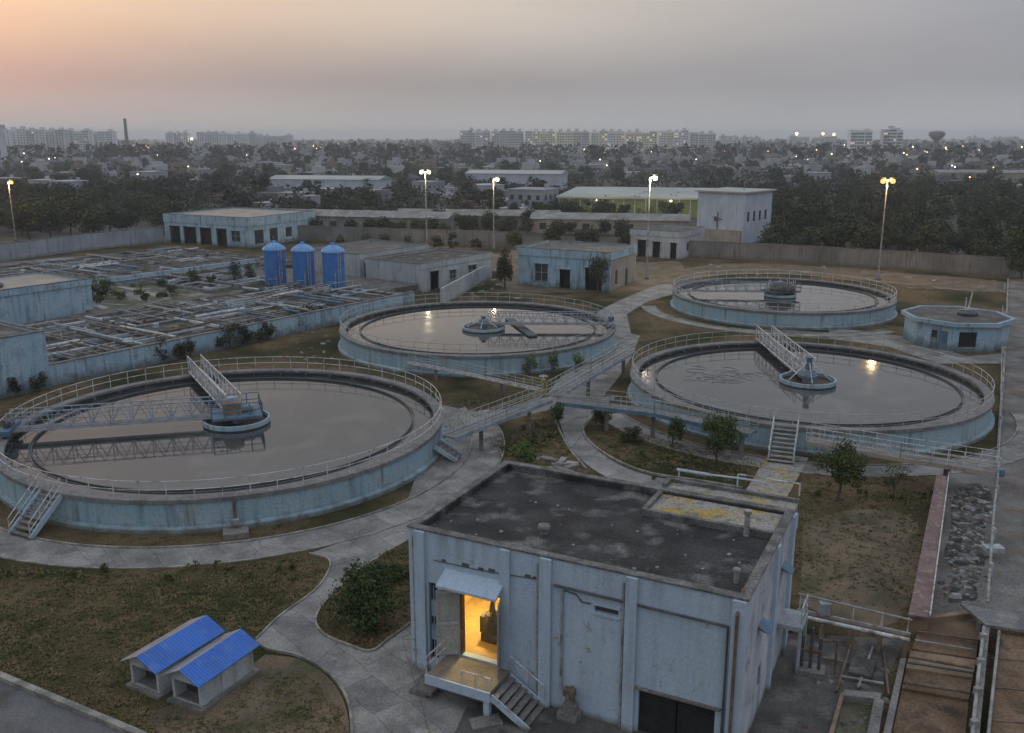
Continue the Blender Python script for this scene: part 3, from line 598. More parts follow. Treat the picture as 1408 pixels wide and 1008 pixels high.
f = MB().wall(.35, 6.2, 1.2, 5.5, 4.6, 4.7); f.wall(.31, 4.6, 1.2, 5.5, .1, 0, [], Matrix.Translation((6.2, 0, 0)) @ rotz(R(90))); f.wall(.31, 4.6, 1.2, 5.5, .0, -.1, [], Matrix.Translation((.4, 0, 0)) @ rotz(R(90))); f.wall(.5, 2.3, 1.2, 5.5, .36, .32); f.wall(4.4, 6.1, 1.2, 5.5, .36, .32)
f.build('room_wall', m_yellow, pb)
MB().box(.32, 6.3, .302, 4.7, 1.1, 1.199).build('room_floor', m_floor, pb)
MB().tube([(6.6, -.1, 5.36), (13.3, -.1, 5.30), (13.3, -.1, .1)], .055, 8).build('wall_pipe', m_darkpipe, pb)
MB().tube([(13.62, -.24, .05), (13.62, -.24, 5.9), (13.62, .5, 6.55), (13.62, .7, 5.9)], .06, 8).build('rain_pipe', m_rust, pb)
for x, m in ((5.93, m_pipe), (6.95, m_pipe), (.28, m_pipe), (9.42, m_pipe)):
    MB().tube([(x, -.09, 0.05 if x != 6.95 else 1.0), (x, -.09, 6.1 if x != 6.95 else 5.2)], .055, 8).build('rain_pipe', m, pb)
f = MB()                                   # torn cable conduit and broken plaster along the crack line
for x, z, s in ((1.6, 5.22, .1), (2.55, 5.2, .17), (3.3, 5.22, .12), (3.75, 5.23, .16), (5.35, 5.36, .14), (5.7, 5.38, .1)):
    f.box(x, x + s * 1.7, -.05, -.002, z, z + s)
f.tube([(1.2, -.03, 5.2), (3.2, -.03, 5.22), (4.25, -.03, 5.28), (4.75, -.03, 5.32), (6.0, -.03, 5.42)], .022, 5)
f.tube([(7.0, -.03, 5.2), (7.5, -.03, 5.15), (7.75, -.05, 4.9), (8.1, -.05, 4.92)], .03, 5)
f.build('conduit', m_darkpipe, pb)
# terrace on the back right corner of the roof
tx0, tx1, ty0, ty1 = 8.2, BW - .33, 6.25, BD + .9
MB().box(tx0, BW + .05, BD + .06, ty1, 5.3, 6.0).build('terrace_ledge', m_blue, pb)
MB().box(tx0, tx1 - .07, ty0, BD - .40, 6.14, 6.31).build('terrace', m_terrace, pb)
MB().box(tx0, BW, BD + .06, ty1, 6.003, 6.42).build('terrace_floor', m_terrace, pb)
f = MB(); f.box(tx0 - .22, tx0, ty0 - .22, BD - .40, 6.14, 6.46); f.box(tx0, tx1 - .07, ty0 - .22, ty0, 6.14, 6.43); f.box(tx0 - .22, tx0, BD + .06, ty1, 6.0, 6.62); f.box(tx0, BW + .05, ty1, ty1 + .2, 5.3, 6.58)
f.build('terrace_kerb', m_cap, pb)
f = MB(); rail_line(f, [(tx0 + 3.0, ty1 + .1), (BW, ty1 + .1)], 6.75, .55, 2.3, .035, (1.0,)); f.build('roof_rail', m_steel, pb)
f = MB(); f.tube([(tx0 + .2, ty1 + .1, 7.05), (tx0 + 1.7, ty1 + .1, 7.05)], .075, 8); f.tube([(tx0 + 1.7, ty1 + .1, 7.05), (tx0 + 3.3, ty1 + .1, 7.12), (tx0 + 4.2, ty1 + .1, 7.1)], .05, 8); f.tube([(tx0 + .3, ty1 + .1, 6.7), (tx0 + .3, ty1 + .1, 7.05)], .04, 6); f.tube([(tx0 + 3.0, ty1 + .1, 6.7), (tx0 + 3.0, ty1 + .1, 7.1)], .04, 6); f.build('roof_pipe', m_far_white, pb)
# window hoods and stains on the right side wall
S = Matrix.Translation((BW, 0, 0)) @ rotz(R(90))
for u, z, ww in ((2.2, 4.05, .8), (6.5, 4.55, .7)):
    f = MB().add([S @ Vector(p) for p in ((u, -.003, z + .25), (u + ww, -.003, z + .25), (u + ww, -.45, z), (u, -.45, z), (u, -.003, z + .12), (u + ww, -.003, z + .12))], [(3, 2, 1, 0), (0, 1, 5, 4), (2, 5, 1), (0, 4, 3), (3, 4, 5, 2)])
    f.build('window_hood', m_bluebeam, pb)
MB().box(2.85, 3.35, .18, .22, 1.2, 2.2, S).build('window_pane', m_glass, pb)
f = MB()
f.box(6.6, 8.1, -1.0, -.003, 2.0, 2.2, S); f.box(6.6, 6.72, -1.0, -.88, 0, 2.0, S); f.box(7.98, 8.1, -1.0, -.88, 0, 2.0, S); f.build('side_ledge', m_white, pb)
f = MB(); rail_line(f, [S @ Vector(p) for p in ((6.65, -.95, 2.2), (8.05, -.95, 2.2))], 0, .9, .5, .03); f.build('ledge_rail', m_steel, pb)
# things on the roof
def roofthing(name, x, y, label, prof, m):
    p = BM @ Vector((x, y, 6.13)); o = MB().lathe(prof, 14, closed=False).build(name, m); o.location = p; return tag(o, label, 'roof vent')
roofthing('roof_vent', 5.0, 2.5, 'squat pale vent cowl in the middle of the tarred roof', [(.2, 0), (.17, .22), (.28, .25), (.25, .36), (0, .42)], m_top)
roofthing('roof_vent', 13.1, 1.7, 'slim pale vent stub at the front right corner of the roof', [(.1, 0), (.09, .45), (.15, .47), (.14, .56), (0, .6)], m_rubble)
roofthing('roof_vent', 12.5, 6.0, 'grey vent pipe standing by the lichen terrace kerb', [(.13, 0), (.11, .95), (.17, .96), (.17, 1.1), (0, 1.12)], m_pipe)
q = random.Random(5)
for k in range(26):
    p = BM @ Vector((q.uniform(.8, 13), q.uniform(.8, 5.6), 6.13)); s = q.uniform(.03, .09); f = MB()
    f.lathe([(s, 0), (s * .8, s * .5), (0, s * .7)], 6, closed=False); o = f.build('rubble_lump', m_rubble); o.location = p; o.rotation_euler.z = q.random() * 6
    tag(o, 'small pale lump of rubble lying on the dark tarred roof', 'rubble', 'rubble lumps on the tarred roof')
# landing and stair at the lit door
lo = empty('door_landing', BO, TH, 'pale blue raised landing with a side stair under the lit doorway', 'landing')
MB().box(1.9, 4.75, -1.85, -.17, 1.02, 1.195).build('platform', m_deck, lo)
MB().box(1.85, 4.78, -1.93, -1.855, .8, 1.2).build('fascia', m_blue, lo)
MB().box(1.9, 4.4, -1.0, -.85, 0, 1.018).build('base_wall', m_blue, lo)
MB().box(4.45, 4.7, -1.85, -1.65, 0, 1.018).build('post', m_blue, lo)
s = MB()
for k in range(6): s.box(4.78 + k * .26, 5.06 + k * .26, -1.75, -.25, 1.0 - k * .17 - .05, 1.0 - k * .17)
s.build('stair_tread', m_conc, lo)
for y in (-1.82, -.2): MB().bar((4.75, y, 1.0), (6.4, y, .02), .07, .28).build('stringer', m_blue, lo)
f = MB(); rail_line(f, [(1.9, -.3, 1.2), (1.9, -1.85, 1.2)], 0, .75, .7, .03); f.build('guard_rail', m_steel, lo)
f = MB(); rail_line(f, [(3.5, -1.85, 1.2), (4.75, -1.85, 1.2)], 0, .6, .62, .03, (1.0,)); f.build('guard_rail', m_steel, lo); f = MB(); rail_line(f, [(4.8, -.22, 1.2), (6.3, -.22, .3)], 0, .7, .8, .025, (1.0,)); f.build('guard_rail', m_steel, lo)
for k, (x0, z) in enumerate(((1.3, .34), (1.0, .17))): MB().box(x0, x0 + .5 + .25, -1.8, -.4 - .2, z - .15, z).build('side_step', m_conc, lo)
# machines inside the lit room, and the lamp that lights it
for (x, y, s, lb) in ((3.05, 1.6, 1.0, 'tall dark pump motor just inside the lit doorway'), (4.35, 2.6, .75, 'squat dark machine deeper inside the lit room')):
    mo = empty('pump_motor', BM @ Vector((x, y, 1.2)), TH, lb, 'pump')
    MB().box(-.4 * s, .4 * s, -.3 * s, .3 * s, 0, .35 * s).build('bedplate', m_darkpipe, mo)
    MB().lathe([(.34 * s, .35 * s), (.38 * s, .9 * s), (.3 * s, 1.25 * s), (.14 * s, 1.35 * s), (.1 * s, 1.75 * s), (0, 1.78 * s)], 16, closed=False).build('casing', m_darkpipe, mo)
    MB().box(-.5 * s, -.1 * s, -.2 * s, .3 * s, .35 * s, 1.1 * s).build('control_box', m_darkpipe, mo)
    MB().tube([(0, 0, 1.7 * s), (0, 0, 2.2 * s), (-.5 * s, .2, 2.5 * s)], .09 * s, 7).build('riser_pipe', m_rust, mo)
    MB().tube([(.3 * s, 0, .6 * s), (.75 * s, .1, .6 * s), (.75 * s, .1, 0)], .1 * s, 8).build('elbow_pipe', m_rust, mo)
bp_ = empty('wall_lamp', BM @ Vector((1.9, 2.6, 4.6)), TH, 'bright lamp hanging inside the yellow room', 'lamp')
MB().lathe([(0, 0), (.16, .06), (.2, .18), (.14, .3), (0, .32)], 14, closed=False).build('bulb', emit('room_bulb', (1, .68, .25), 6), bp_)
MB().tube([(0, 0, .32), (0, 0, .9)], .02, 5).build('cord', m_darkpipe, bp_)
pl = bpy.data.lights.new('room_light', 'POINT'); po = bpy.data.objects.new('room_light', pl); col.objects.link(po)
pl.energy = 900; pl.color = (1, .74, .30); pl.shadow_soft_size = .2; po.location = BM @ Vector((2.3, 2.4, 4.4))
# valve and rubble at the foot of the front wall
vp = empty('wall_valve', BM @ Vector((7.45, -.35, 0)), TH, 'rusty valve with a concrete foot by the front wall', 'valve')
f = MB(); f.box(-.42, .42, -.3, .3, 0, .3); f.box(-.25, .28, -.2, .25, .302, .62); f.box(-.12, .16, -.12, .2, .622, .95); f.build('body', m_conc, vp)
MB().tube([(0, .3, 1.15), (0, -.1, 1.15), (0, -.25, .95)], .09, 8).build('spout', m_rust, vp)
MB().box(-.22, .22, -.2, .1, 1.02, 1.3).build('valve_box', m_rust, vp)

# ------------------------------------------------------------------ two blue roofed huts
def hut(fl, fr, br, label, dz=1.12):
    a, b, c = at(*fl), at(*fr), at(*br); x = (b - a).normalized(); W = (b - a).length; y = Vector((-x.y, x.x, 0)); L = max(1.0, (c - b).dot(y))
    rt = empty('pump_hut', a, math.atan2(x.y, x.x), label, 'hut', 'small blue roofed huts')
    MB().box(-.16, W + .2, -.22, L + .15, 0, .14).build('plinth', m_conc, rt)
    w = MB().wall(0, W, .14, dz + .14, 0, .1, [(.12, W - .12, .16, dz - .1)])
    w.wall(0, W, .14, dz + .14, L, L - .1); w.wall(.1, L - .1, .14, dz + .14, 0, .1, [], Matrix.Translation((W, 0, 0)) @ rotz(R(90)) ); w.wall(.1, L - .1, .14, dz + .14, .1, 0, [], Matrix.Translation((.1, 0, 0)) @ rotz(R(90)))
    rd = .42
    for yy in (0.001, L - .101): w.add([(0, yy, dz + .14), (W, yy, dz + .14), (W / 2, yy, dz + .14 + rd), (0, yy + .1, dz + .14), (W, yy + .1, dz + .14), (W / 2, yy + .1, dz + .14 + rd)], [(0, 1, 2), (5, 4, 3), (1, 4, 5, 2), (3, 0, 2, 5)])
    w.build('wall', m_hut, rt)
    MB().box(.14, W - .14, .6, .65, .16, dz - .05).build('inner_screen', m_glass, rt)
    for s, m, nm in ((1, m_blueroof, 'roof_slope'), (-1, m_hutside, 'roof_slope')):
        f = MB(); n = 24; top = Vector((W / 2, 0, dz + .2 + rd)); ev = Vector((W / 2 + s * (W / 2 + .22), 0, dz + .12)) 
        for k in range(n):
            y0, y1 = -.28 + (L + .5) * k / n, -.28 + (L + .5) * (k + 1) / n; g = y1 - (y1 - y0) * .22
            for (u, v, h) in ((y0, g, 0), (g, y1, .012)):
                f.add([(top.x, u, top.z + h), (top.x, v, top.z + h), (ev.x, v, ev.z + h), (ev.x, u, ev.z + h), (top.x, u, top.z - .03), (top.x, v, top.z - .03), (ev.x, v, ev.z - .03), (ev.x, u, ev.z - .03)], [(0, 1, 2, 3) if s < 0 else (3, 2, 1, 0), (4, 7, 6, 5), (3, 2, 6, 7), (0, 3, 7, 4), (1, 5, 6, 2)])
        f.build(nm, m, rt)
    return rt
hut((182, 943), (220, 958), (303, 905), 'blue roofed grey hut on the dry lawn, behind its twin')
hut((239, 963), (278, 977), (357, 927), 'blue roofed pale hut nearest the curved kerb, in front of its twin')

# ------------------------------------------------------------------ plants
def crown_mesh(rad, hgt, n, leaf, seed, lobes=9, base=0.0, flat=1.0, gap=.0):
    q = random.Random(seed); m = MB(); L = []
    for k in range(lobes):
        a = q.random() * 6.283; rr = rad * .62 * math.sqrt(q.random()); z = base + hgt * (.22 + .62 * q.random())
        L.append((Vector((math.cos(a) * rr, math.sin(a) * rr, z)), rad * q.uniform(.34, .56), hgt * q.uniform(.20, .32)))
    for i in range(n):
        c, lr, lh = L[i % lobes]
        v = Vector((q.gauss(0, 1), q.gauss(0, 1), q.gauss(0, 1))).normalized(); s = q.random() ** .4
        p = c + Vector((v.x * lr * s, v.y * lr * s, v.z * lh * s))
        nrm = (v + Vector((q.gauss(0, .7), q.gauss(0, .7), q.gauss(0, .7) + .4))).normalized()
        t = nrm.cross(Vector((q.gauss(0, 1), q.gauss(0, 1), q.gauss(0, 1)))).normalized(); b = nrm.cross(t)
        l = leaf * q.uniform(.6, 1.3); t *= l * .5; b *= l * q.uniform(.25, .45)
        m.add([p - t, p + b, p + t, p - b], [(0, 1, 2, 3)])
    return m
def trunk_mesh(h, r, seed, limbs=5, spread=.5):
    q = random.Random(seed); m = MB()
    m.tube(smoothline([(0, 0, -.1), (q.uniform(-.1, .1) * h, q.uniform(-.1, .1) * h, h * .5), (q.uniform(-.1, .1) * h, q.uniform(-.1, .1) * h, h)], 3), [r * (1.15 - .1 * i) for i in range(7)], 7)
    for k in range(limbs):
        a = k * 6.283 / limbs + q.random(); z = h * q.uniform(.5, .95); e = Vector((math.cos(a) * h * spread, math.sin(a) * h * spread, z + h * q.uniform(.35, .7)))
        m.tube([(0, 0, z), Vector((0, 0, z)).lerp(e, .5) + Vector((0, 0, h * .08)), e], [r * .5, r * .36, r * .15], 5)
    return m
def plant(name, p, label, cat, rad, hgt, n, leaf, seed, clear, m=m_leaf, lobes=9, group=None, tr=None):
    rt = empty(name, p, 0, label, cat, group)
    crown_mesh(rad, hgt - clear, n, leaf, seed, lobes, clear).build('crown', m, rt)
    th = tr if tr else max(.3, clear + (hgt - clear) * .35)
    trunk_mesh(th, max(.03, hgt * .022), seed).build('trunk', m_trunk, rt); return rt
plant('garden_tree', at(987, 640), 'round dark green tree on the lawn before the footbridge', 'tree', 1.5, 3.6, 5200, .15, 1, .85, lobes=20)
plant('garden_tree', at(1151, 690), 'open crowned yellowish tree on the brown lawn right of the lichen path', 'tree', 1.6, 4.0, 3300, .16, 2, 1.1, m=m_leaf2, lobes=14)
plant('garden_tree', at(925, 617), 'small dark tree between the curved path and the footbridge beam', 'tree', .95, 2.3, 1400, .14, 3, .5)
plant('garden_tree', at(1228, 690), 'thin almost bare sapling near the brick coped wall', 'sapling', .9, 2.6, 240, .13, 4, .8, m=m_leaf2, lobes=7)
plant('garden_bush', at(503, 858), 'big round bush in the kerbed planter beside the lit building', 'bush', 1.7, 2.7, 7500, .15, 5, .1, lobes=22)
plant('garden_bush', at(545, 800), 'low leafy bush at the back of the kerbed planter by the building wall', 'bush', .8, .9, 900, .13, 55, .05, lobes=8)
plant('garden_bush', at(722, 641), 'bright green bush behind the back edge of the tarred roof', 'bush', 1.4, 1.7, 3000, .14, 6, .1, m=m_leaf2)
plant('garden_bush', at(766, 590), 'dark shrub under the footbridge crossing', 'bush', .9, 2.0, 1300, .14, 7, .2)
plant('garden_bush', at(828, 588), 'dark shrub below the blue beam at the bend of the curved path', 'bush', .9, 1.5, 1200, .14, 8, .15)
plant('garden_bush', at(868, 610), 'low dark shrub on the lawn between the curved path and the small tree', 'bush', 1.0, 1.3, 1200, .14, 9, .1)
plant('garden_tree', at(694, 397), 'dark oval tree left of the blue hut', 'tree', 1.6, 5.6, 2200, .26, 10, 1.0, m=m_leafd, lobes=12)
plant('garden_tree', at(822, 404), 'dark tree in front of the blue hut wall', 'tree', 1.7, 5.0, 2200, .26, 11, 1.2, m=m_leafd, lobes=12)
plant('garden_tree', at(1404, 384), 'big dark tree at the end of the boundary wall by the road', 'tree', 3.6, 8.5, 3000, .5, 12, 1.0, m=m_leafd, lobes=14)
q = random.Random(21)
for k, (x, y, h, lb) in enumerate(((728, 516, 2.3, 'thin yellowish sapling by the front wall of the tank before the hut'), (760, 517, 2.7, 'taller ragged sapling by the wall of the tank before the hut'), (792, 511, 2.2, 'small ragged sapling nearest the far arm of the footbridge'))):
    plant('sapling', at(x, y), lb, 'sapling', .9, h, 520, .16, 30 + k, .3, m=m_leaf2, lobes=6)
for k, (x, y, h) in enumerate(((213, 502, 1.9), (248, 497, 1.4), (262, 492, 1.7), (318, 482, 2.2), (335, 478, 1.6), (352, 473, 2.0), (372, 470, 1.5), (405, 458, 2.3), (428, 452, 2.2), (446, 447, 1.6), (300, 484, 1.1))):
    plant('wall_bush', at(x, y - 3), 'dark bush growing against the long blue retaining wall', 'bush', h * .75, h * 1.35, 950, .2, 40 + k, .1, m=m_leafd, group='bushes along the retaining wall', lobes=7)
for k, (x, y, h, lb) in enumerate(((268, 392, 2.6, 'dark shrub on the mossy strip left of the blue silos'), (292, 394, 1.6, 'low shrub on the mossy strip between two taller shrubs'), (322, 390, 3.4, 'tallest dark shrub on the mossy strip beside the blue silos'), (345, 385, 2.4, 'shrub on the mossy strip touching the first blue silo'), (200, 415, 1.2, 'low mossy shrub beside the pale roofed building'))):
    plant('strip_shrub', at(x, y, 1.5), lb, 'shrub', h * .5, h, 600, .25, 60 + k, .1, m=m_leafd, lobes=7)

# ------------------------------------------------------------------ the beds and buildings on the left
LO, LT = Vector((-41.6, 81, 0)), R(54.5)
LM = Matrix.Translation(LO) @ rotz(LT)
def lroot(name, x, y, z, label, cat, group=None): return empty(name, LM @ Vector((x, y, z)), LT, label, cat, group)
rt = lroot('retaining_wall', 0, 0, 0, 'long pale blue retaining wall along the drying beds', 'wall')
MB().box(-2, 49, -.3, 0, 0, 2.0).build('wall_face', m_blueold, rt)
MB().box(-2, 49, -.36, .1, 2.002, 2.1).build('coping', m_conc, rt)
for k in range(9): MB().box(2 + k * 5.6, 2.3 + k * 5.6, -.42, -.302, 0, 1.99).build('pilaster', m_blueold, rt)
w2a, w2b = at(607, 421), at(668, 385); MBx = MB(); ribbon(MBx, [w2a, w2b, at(672, 372)], .3, 0, 2.4)
tag(MBx.build('yard_wall', m_white), 'stained white yard wall beside the white arcaded building', 'wall')
slab = MB(); slab.prism([(-2, 0), (49, 0), (49, 6), (57, 6), (57, 34), (44, 40), (18, 40), (18, 24), (-2, 22)], 0, 1.5)
o = struct('terrace_ground', slab, m_sludge); o.location = LO; o.rotation_euler.z = LT
sheet('moss_strip', [(LM @ Vector(p + (0,))) for p in ((20, 23.5), (38, 21), (47, 22), (47, 37), (20, 39.5))], 1.51, m_moss)
sheet('upper_yard', [(LM @ Vector(p + (0,))) for p in ((12, 40.2), (57, 40.2), (66, 46), (66, 78), (38, 84), (24, 80), (12, 60))], .7, m_sludge)
q = random.Random(12)
for k in range(9):
    a, b = Vector((20 + k * 2.9, 24.2, 0)), Vector((21.5 + k * 2.9 + q.uniform(-3, 3), 38.4, 0)); pts = [LM @ p for p in smoothline([a, a.lerp(b, .5) + Vector((q.uniform(-2, 2), 0, 0)), b], 5)]
    struct('path', ribbon(MB(), [(p.x, p.y, 1.512 + k * .002) for p in pts], q.uniform(.5, 1.3), 0, .03), m_top if k % 3 else m_rubble)
for k in range(18):
    p = LM @ Vector((q.uniform(20, 33), q.uniform(24, 38), 1.5)); h = q.uniform(.7, 1.9)
    plant('strip_shrub', p, 'low shrub on the mossy strip between the bed rows', 'shrub', h * .8, h, 380, .22, 160 + k, .05, m=q.choice([m_leafd, m_leaf, m_leaf2]), lobes=6, group='low shrubs on the mossy strip')
q = random.Random(11)
def drying_bed(x, y, w, d, z, label, npipe, dirn):
    rt = lroot('drying_bed', x, y, z, label, 'drying bed', 'drying beds behind the retaining wall')
    ribbon(MB(), [(0, 0), (w, 0), (w, d), (0, d)], .28, 0, .42, closed=True).build('bed_wall', m_conc, rt)
    s = MB(); n = 10; vs = []
    for j in range(n + 1):
        for i in range(n + 1): vs.append((.14 + (w - .28) * i / n, .14 + (d - .28) * j / n, .12 + q.uniform(-.05, .12)))
    s.add(vs, [(j * (n + 1) + i, j * (n + 1) + i + 1, (j + 1) * (n + 1) + i + 1, (j + 1) * (n + 1) + i) for j in range(n) for i in range(n)]); s.build('sludge', q.choice([m_sludge, m_sludge, m_moss, m_wet, m_yard]), rt)
    for k in range(npipe):
        mt = q.choice([m_pipe, m_steel, m_darkpipe, m_rust, m_bluebeam, m_rubble, m_white, m_conc]); h = q.uniform(.25, .75)
        jx = q.uniform(-.25, .25)
        if q.random() < .5: t_ = q.uniform(.3, w - .3); p, e = (t_, -.2, h), (t_ + jx, d + .2, h)
        else: t_ = q.uniform(.3, d - .3); p, e = (-.2, t_, h), (w + .2, t_ + jx, h)
        if q.random() < .3: e = tuple(p[i] + (e[i] - p[i]) * q.uniform(.3, .7) for i in range(3))
        MB().tube([p, e], q.choice([.05, .08, .12, .17]), 7).build('pipe', mt, rt)
    for k in range(npipe // 2):
        X, Y = q.uniform(.4, w - .8), q.uniform(.4, d - .8); M = Matrix.Translation((X, Y, 0)) @ rotz(q.random() * 3)
        MB().box(0, q.uniform(.3, 1.6), 0, q.uniform(.2, .8), .1, q.uniform(.3, .8), M).build('slab_piece', q.choice([m_rubble, m_conc, m_white, m_darkpipe, m_rust]), rt)
    for k in range(2 + int(q.random() * 2)):
        t_ = q.uniform(1, d - 1); ribbon(MB(), [(.14, t_), (w - .14, t_)], q.choice((.2, .3, .5)), .05, q.uniform(.3, .5)).build('channel_wall', q.choice([m_conc, m_white, m_blueold, m_top]), rt)
    f = MB(); f.bar((0, 0, .42), (0, 0, 1.3), .05); f.bar((w, 0, .42), (w, 0, 1.3), .05); f.bar((0, 0, 1.28), (w, 0, 1.28), .05); 
    if q.random() < .5: f.build('hand_rail', m_steel, rt)
    return rt
for i in range(7):
    for j in range(2): drying_bed(.4 + i * 6.9, .5 + j * 9.6, 6.2, 9.0, 1.5, 'sunken sludge bed crossed by pipes, in the rows behind the long blue retaining wall', 9, 0)
for i in range(2):
    for j in range(2): drying_bed(34.5 + i * 6.3, 23.2 + j * 8.2, 5.8, 7.6, 1.5, 'small sludge bed with pipes beside the blue silos', 9, 0)
for i in range(7):
    for j in range(3): drying_bed(17 + i * 7.2, 43 + j * 11.5, 6.4, 10.6, .7, 'shallow sludge bed with scattered pipes, between the mossy strip and the pale boundary wall', 7, 0)
rt = lroot('low_wall', 0, 0, 0, 'low blue wall between the mossy strip and the far beds', 'wall')
MB().box(20, 56, 40.25, 40.55, 0, 2.6).build('wall_face', m_blueold, rt)
MB().tube([(20, 40.1, 2.0), (56, 40.1, 2.0)], .1, 8).build('pipe', m_pipe, rt)
def flat_building(name, M0, rot, W, D, H, label, m, front=(), right=(), roof=m_bitumen2, cap=m_cap, frames=True, fascia=None, left=(), end=None):
    rt = empty(name, M0, rot, label, 'building')
    w = MB(); w.wall(0, W, 0, H, 0, .25, front); w.wall(0, W, 0, H, D, D - .25)
    e_ = MB() if end else w; e_.wall(.25, D - .25, 0, H, 0, .25, right, Matrix.Translation((W, 0, 0)) @ rotz(R(90)))
    if end: e_.build('end_wall', end, rt)
    w.wall(.25, D - .25, 0, H, .25, 0, [], Matrix.Translation((.25, 0, 0)) @ rotz(R(90)))
    w.build('wall', m, rt)
    MB().box(.25, W - .25, .25, D - .25, H - .5, H - .25).build('roof', roof, rt)
    f = MB(); f.box(-.06, W + .06, -.06, .3, H, H + .09); f.box(-.06, W + .06, D - .3, D + .06, H, H + .09); f.box(-.06, .3, .3, D - .3, H, H + .09); f.box(W - .3, W + .06, .3, D - .3, H, H + .09); f.build('parapet_cap', cap, rt)
    for h in front:
        if h[2] > .4: MB().box(h[0], h[1], .14, .18, h[2], h[3]).build('window', m_glass, rt); fb = MB(); [fb.box(x_ - .035, x_ + .035, .09, .139, h[2], h[3]) for x_ in (h[0] + .036, (h[0] + h[1]) / 2, h[1] - .036)]; fb.box(h[0], h[1], .08, .088, (h[2] + h[3]) / 2 - .03, (h[2] + h[3]) / 2 + .03); fb.build('window_frame', m_white, rt); MB().box(h[0] - .1, h[1] + .1, -.1, -.003, h[2] - .12, h[2] - .02).build('window_sill', m_conc, rt)
        else: MB().box(h[0], h[1], 1.2, 1.25, 0, h[3]).build('doorway', m_dark, rt)
        MB().box(h[0] - .15, h[1] + .15, -.35, -.003, h[3] + .05, h[3] + .14).build('window_hood', m, rt)
    S = Matrix.Translation((W, 0, 0)) @ rotz(R(90))
    for h in right: MB().box(h[0], h[1], .14, .18, h[2], h[3], S).build('window', m_glass, rt)
    if fascia: MB().box(-.12, W + .12, -.12, -.003, H - fascia, H - .02).build('fascia', m, rt); MB().box(W + .003, W + .12, 0, D, H - fascia, H - .02).build('fascia', m, rt)
    return rt
b = flat_building('works_building', LM @ Vector((-21, -.5, 0)), LT, 20.5, 13, 5.2, 'pale blue walled building with dusty roof at the near end of the beds', m_blueold, [(3, 4.4, 1.5, 2.8), (10, 11.2, 1.5, 2.8)], roof=m_bitumen2)
b = flat_building('works_building', LM @ Vector((-8, 25.2, 0)), LT, 27, 11.5, 5.2, 'pale blue building with brownish roof behind the first beds, tank on its roof', m_blueold, [(12, 13, 1.5, 2.6)], roof=m_cream, fascia=.7)
rt = empty('roof_gear', LM @ Vector((9, 30, 4.95)), LT, 'dark machine with upright pipes on the brownish roof', 'machine')
MB().lathe([(1.7, 0), (1.9, .35), (1.4, .6), (0, .65)], 12, closed=False).build('base', m_darkpipe, rt)
f = MB()
for k in range(7): f.tube([(-.8 + k * .3, q.uniform(-.4, .4), .5), (-.8 + k * .3 + q.uniform(-.2, .2), q.uniform(-.4, .4), q.uniform(1.4, 2.8))], .07, 6)
f.tube([(-1, 0, 1.4), (1.1, 0, 1.5)], .07, 6); f.build('upright_pipe', m_steel, rt)
def stair_shed(): pass
B3 = flat_building('works_building', Vector((-73.9, 197.8, 0)), R(-27), 23.5, 21, 6.0, 'long light blue building with a row of dark openings below the tree belt', m_blueold,
    [(1.4, 4.4, .0, 3.6), (5.4, 9.0, .0, 3.6), (10.0, 13.2, .0, 3.6), (14.6, 17.4, .0, 3.6), (18.6, 21.0, 1.2, 3.3)], [(1.5, 4.2, .6, 3.4), (6.0, 8.5, .6, 3.4), (11, 13, 1.2, 3.2), (15, 17.5, 1.2, 3.2)], roof=m_cream, fascia=1.7)
flat_building('works_building', LM @ Vector((57.9, 6.2, 0)), LT, 17, 11, 4.2, 'white walled building with dark flat roof right of the silos', m_white, [(2, 4, .0, 2.9), (6.5, 8, 1.2, 2.6), (11, 13, 1.2, 2.8)], roof=m_bitumen, fascia=.8)
flat_building('works_building', LM @ Vector((58.5, 19, 0)), LT, 16, 13, 4.6, 'pale arcaded building with a dusty grey roof directly behind the silos', m_white, [(1, 3.4, .0, 3.2), (5, 7.4, .0, 3.2), (10, 12, 1.0, 2.8)], roof=m_bitumen2, fascia=.9)
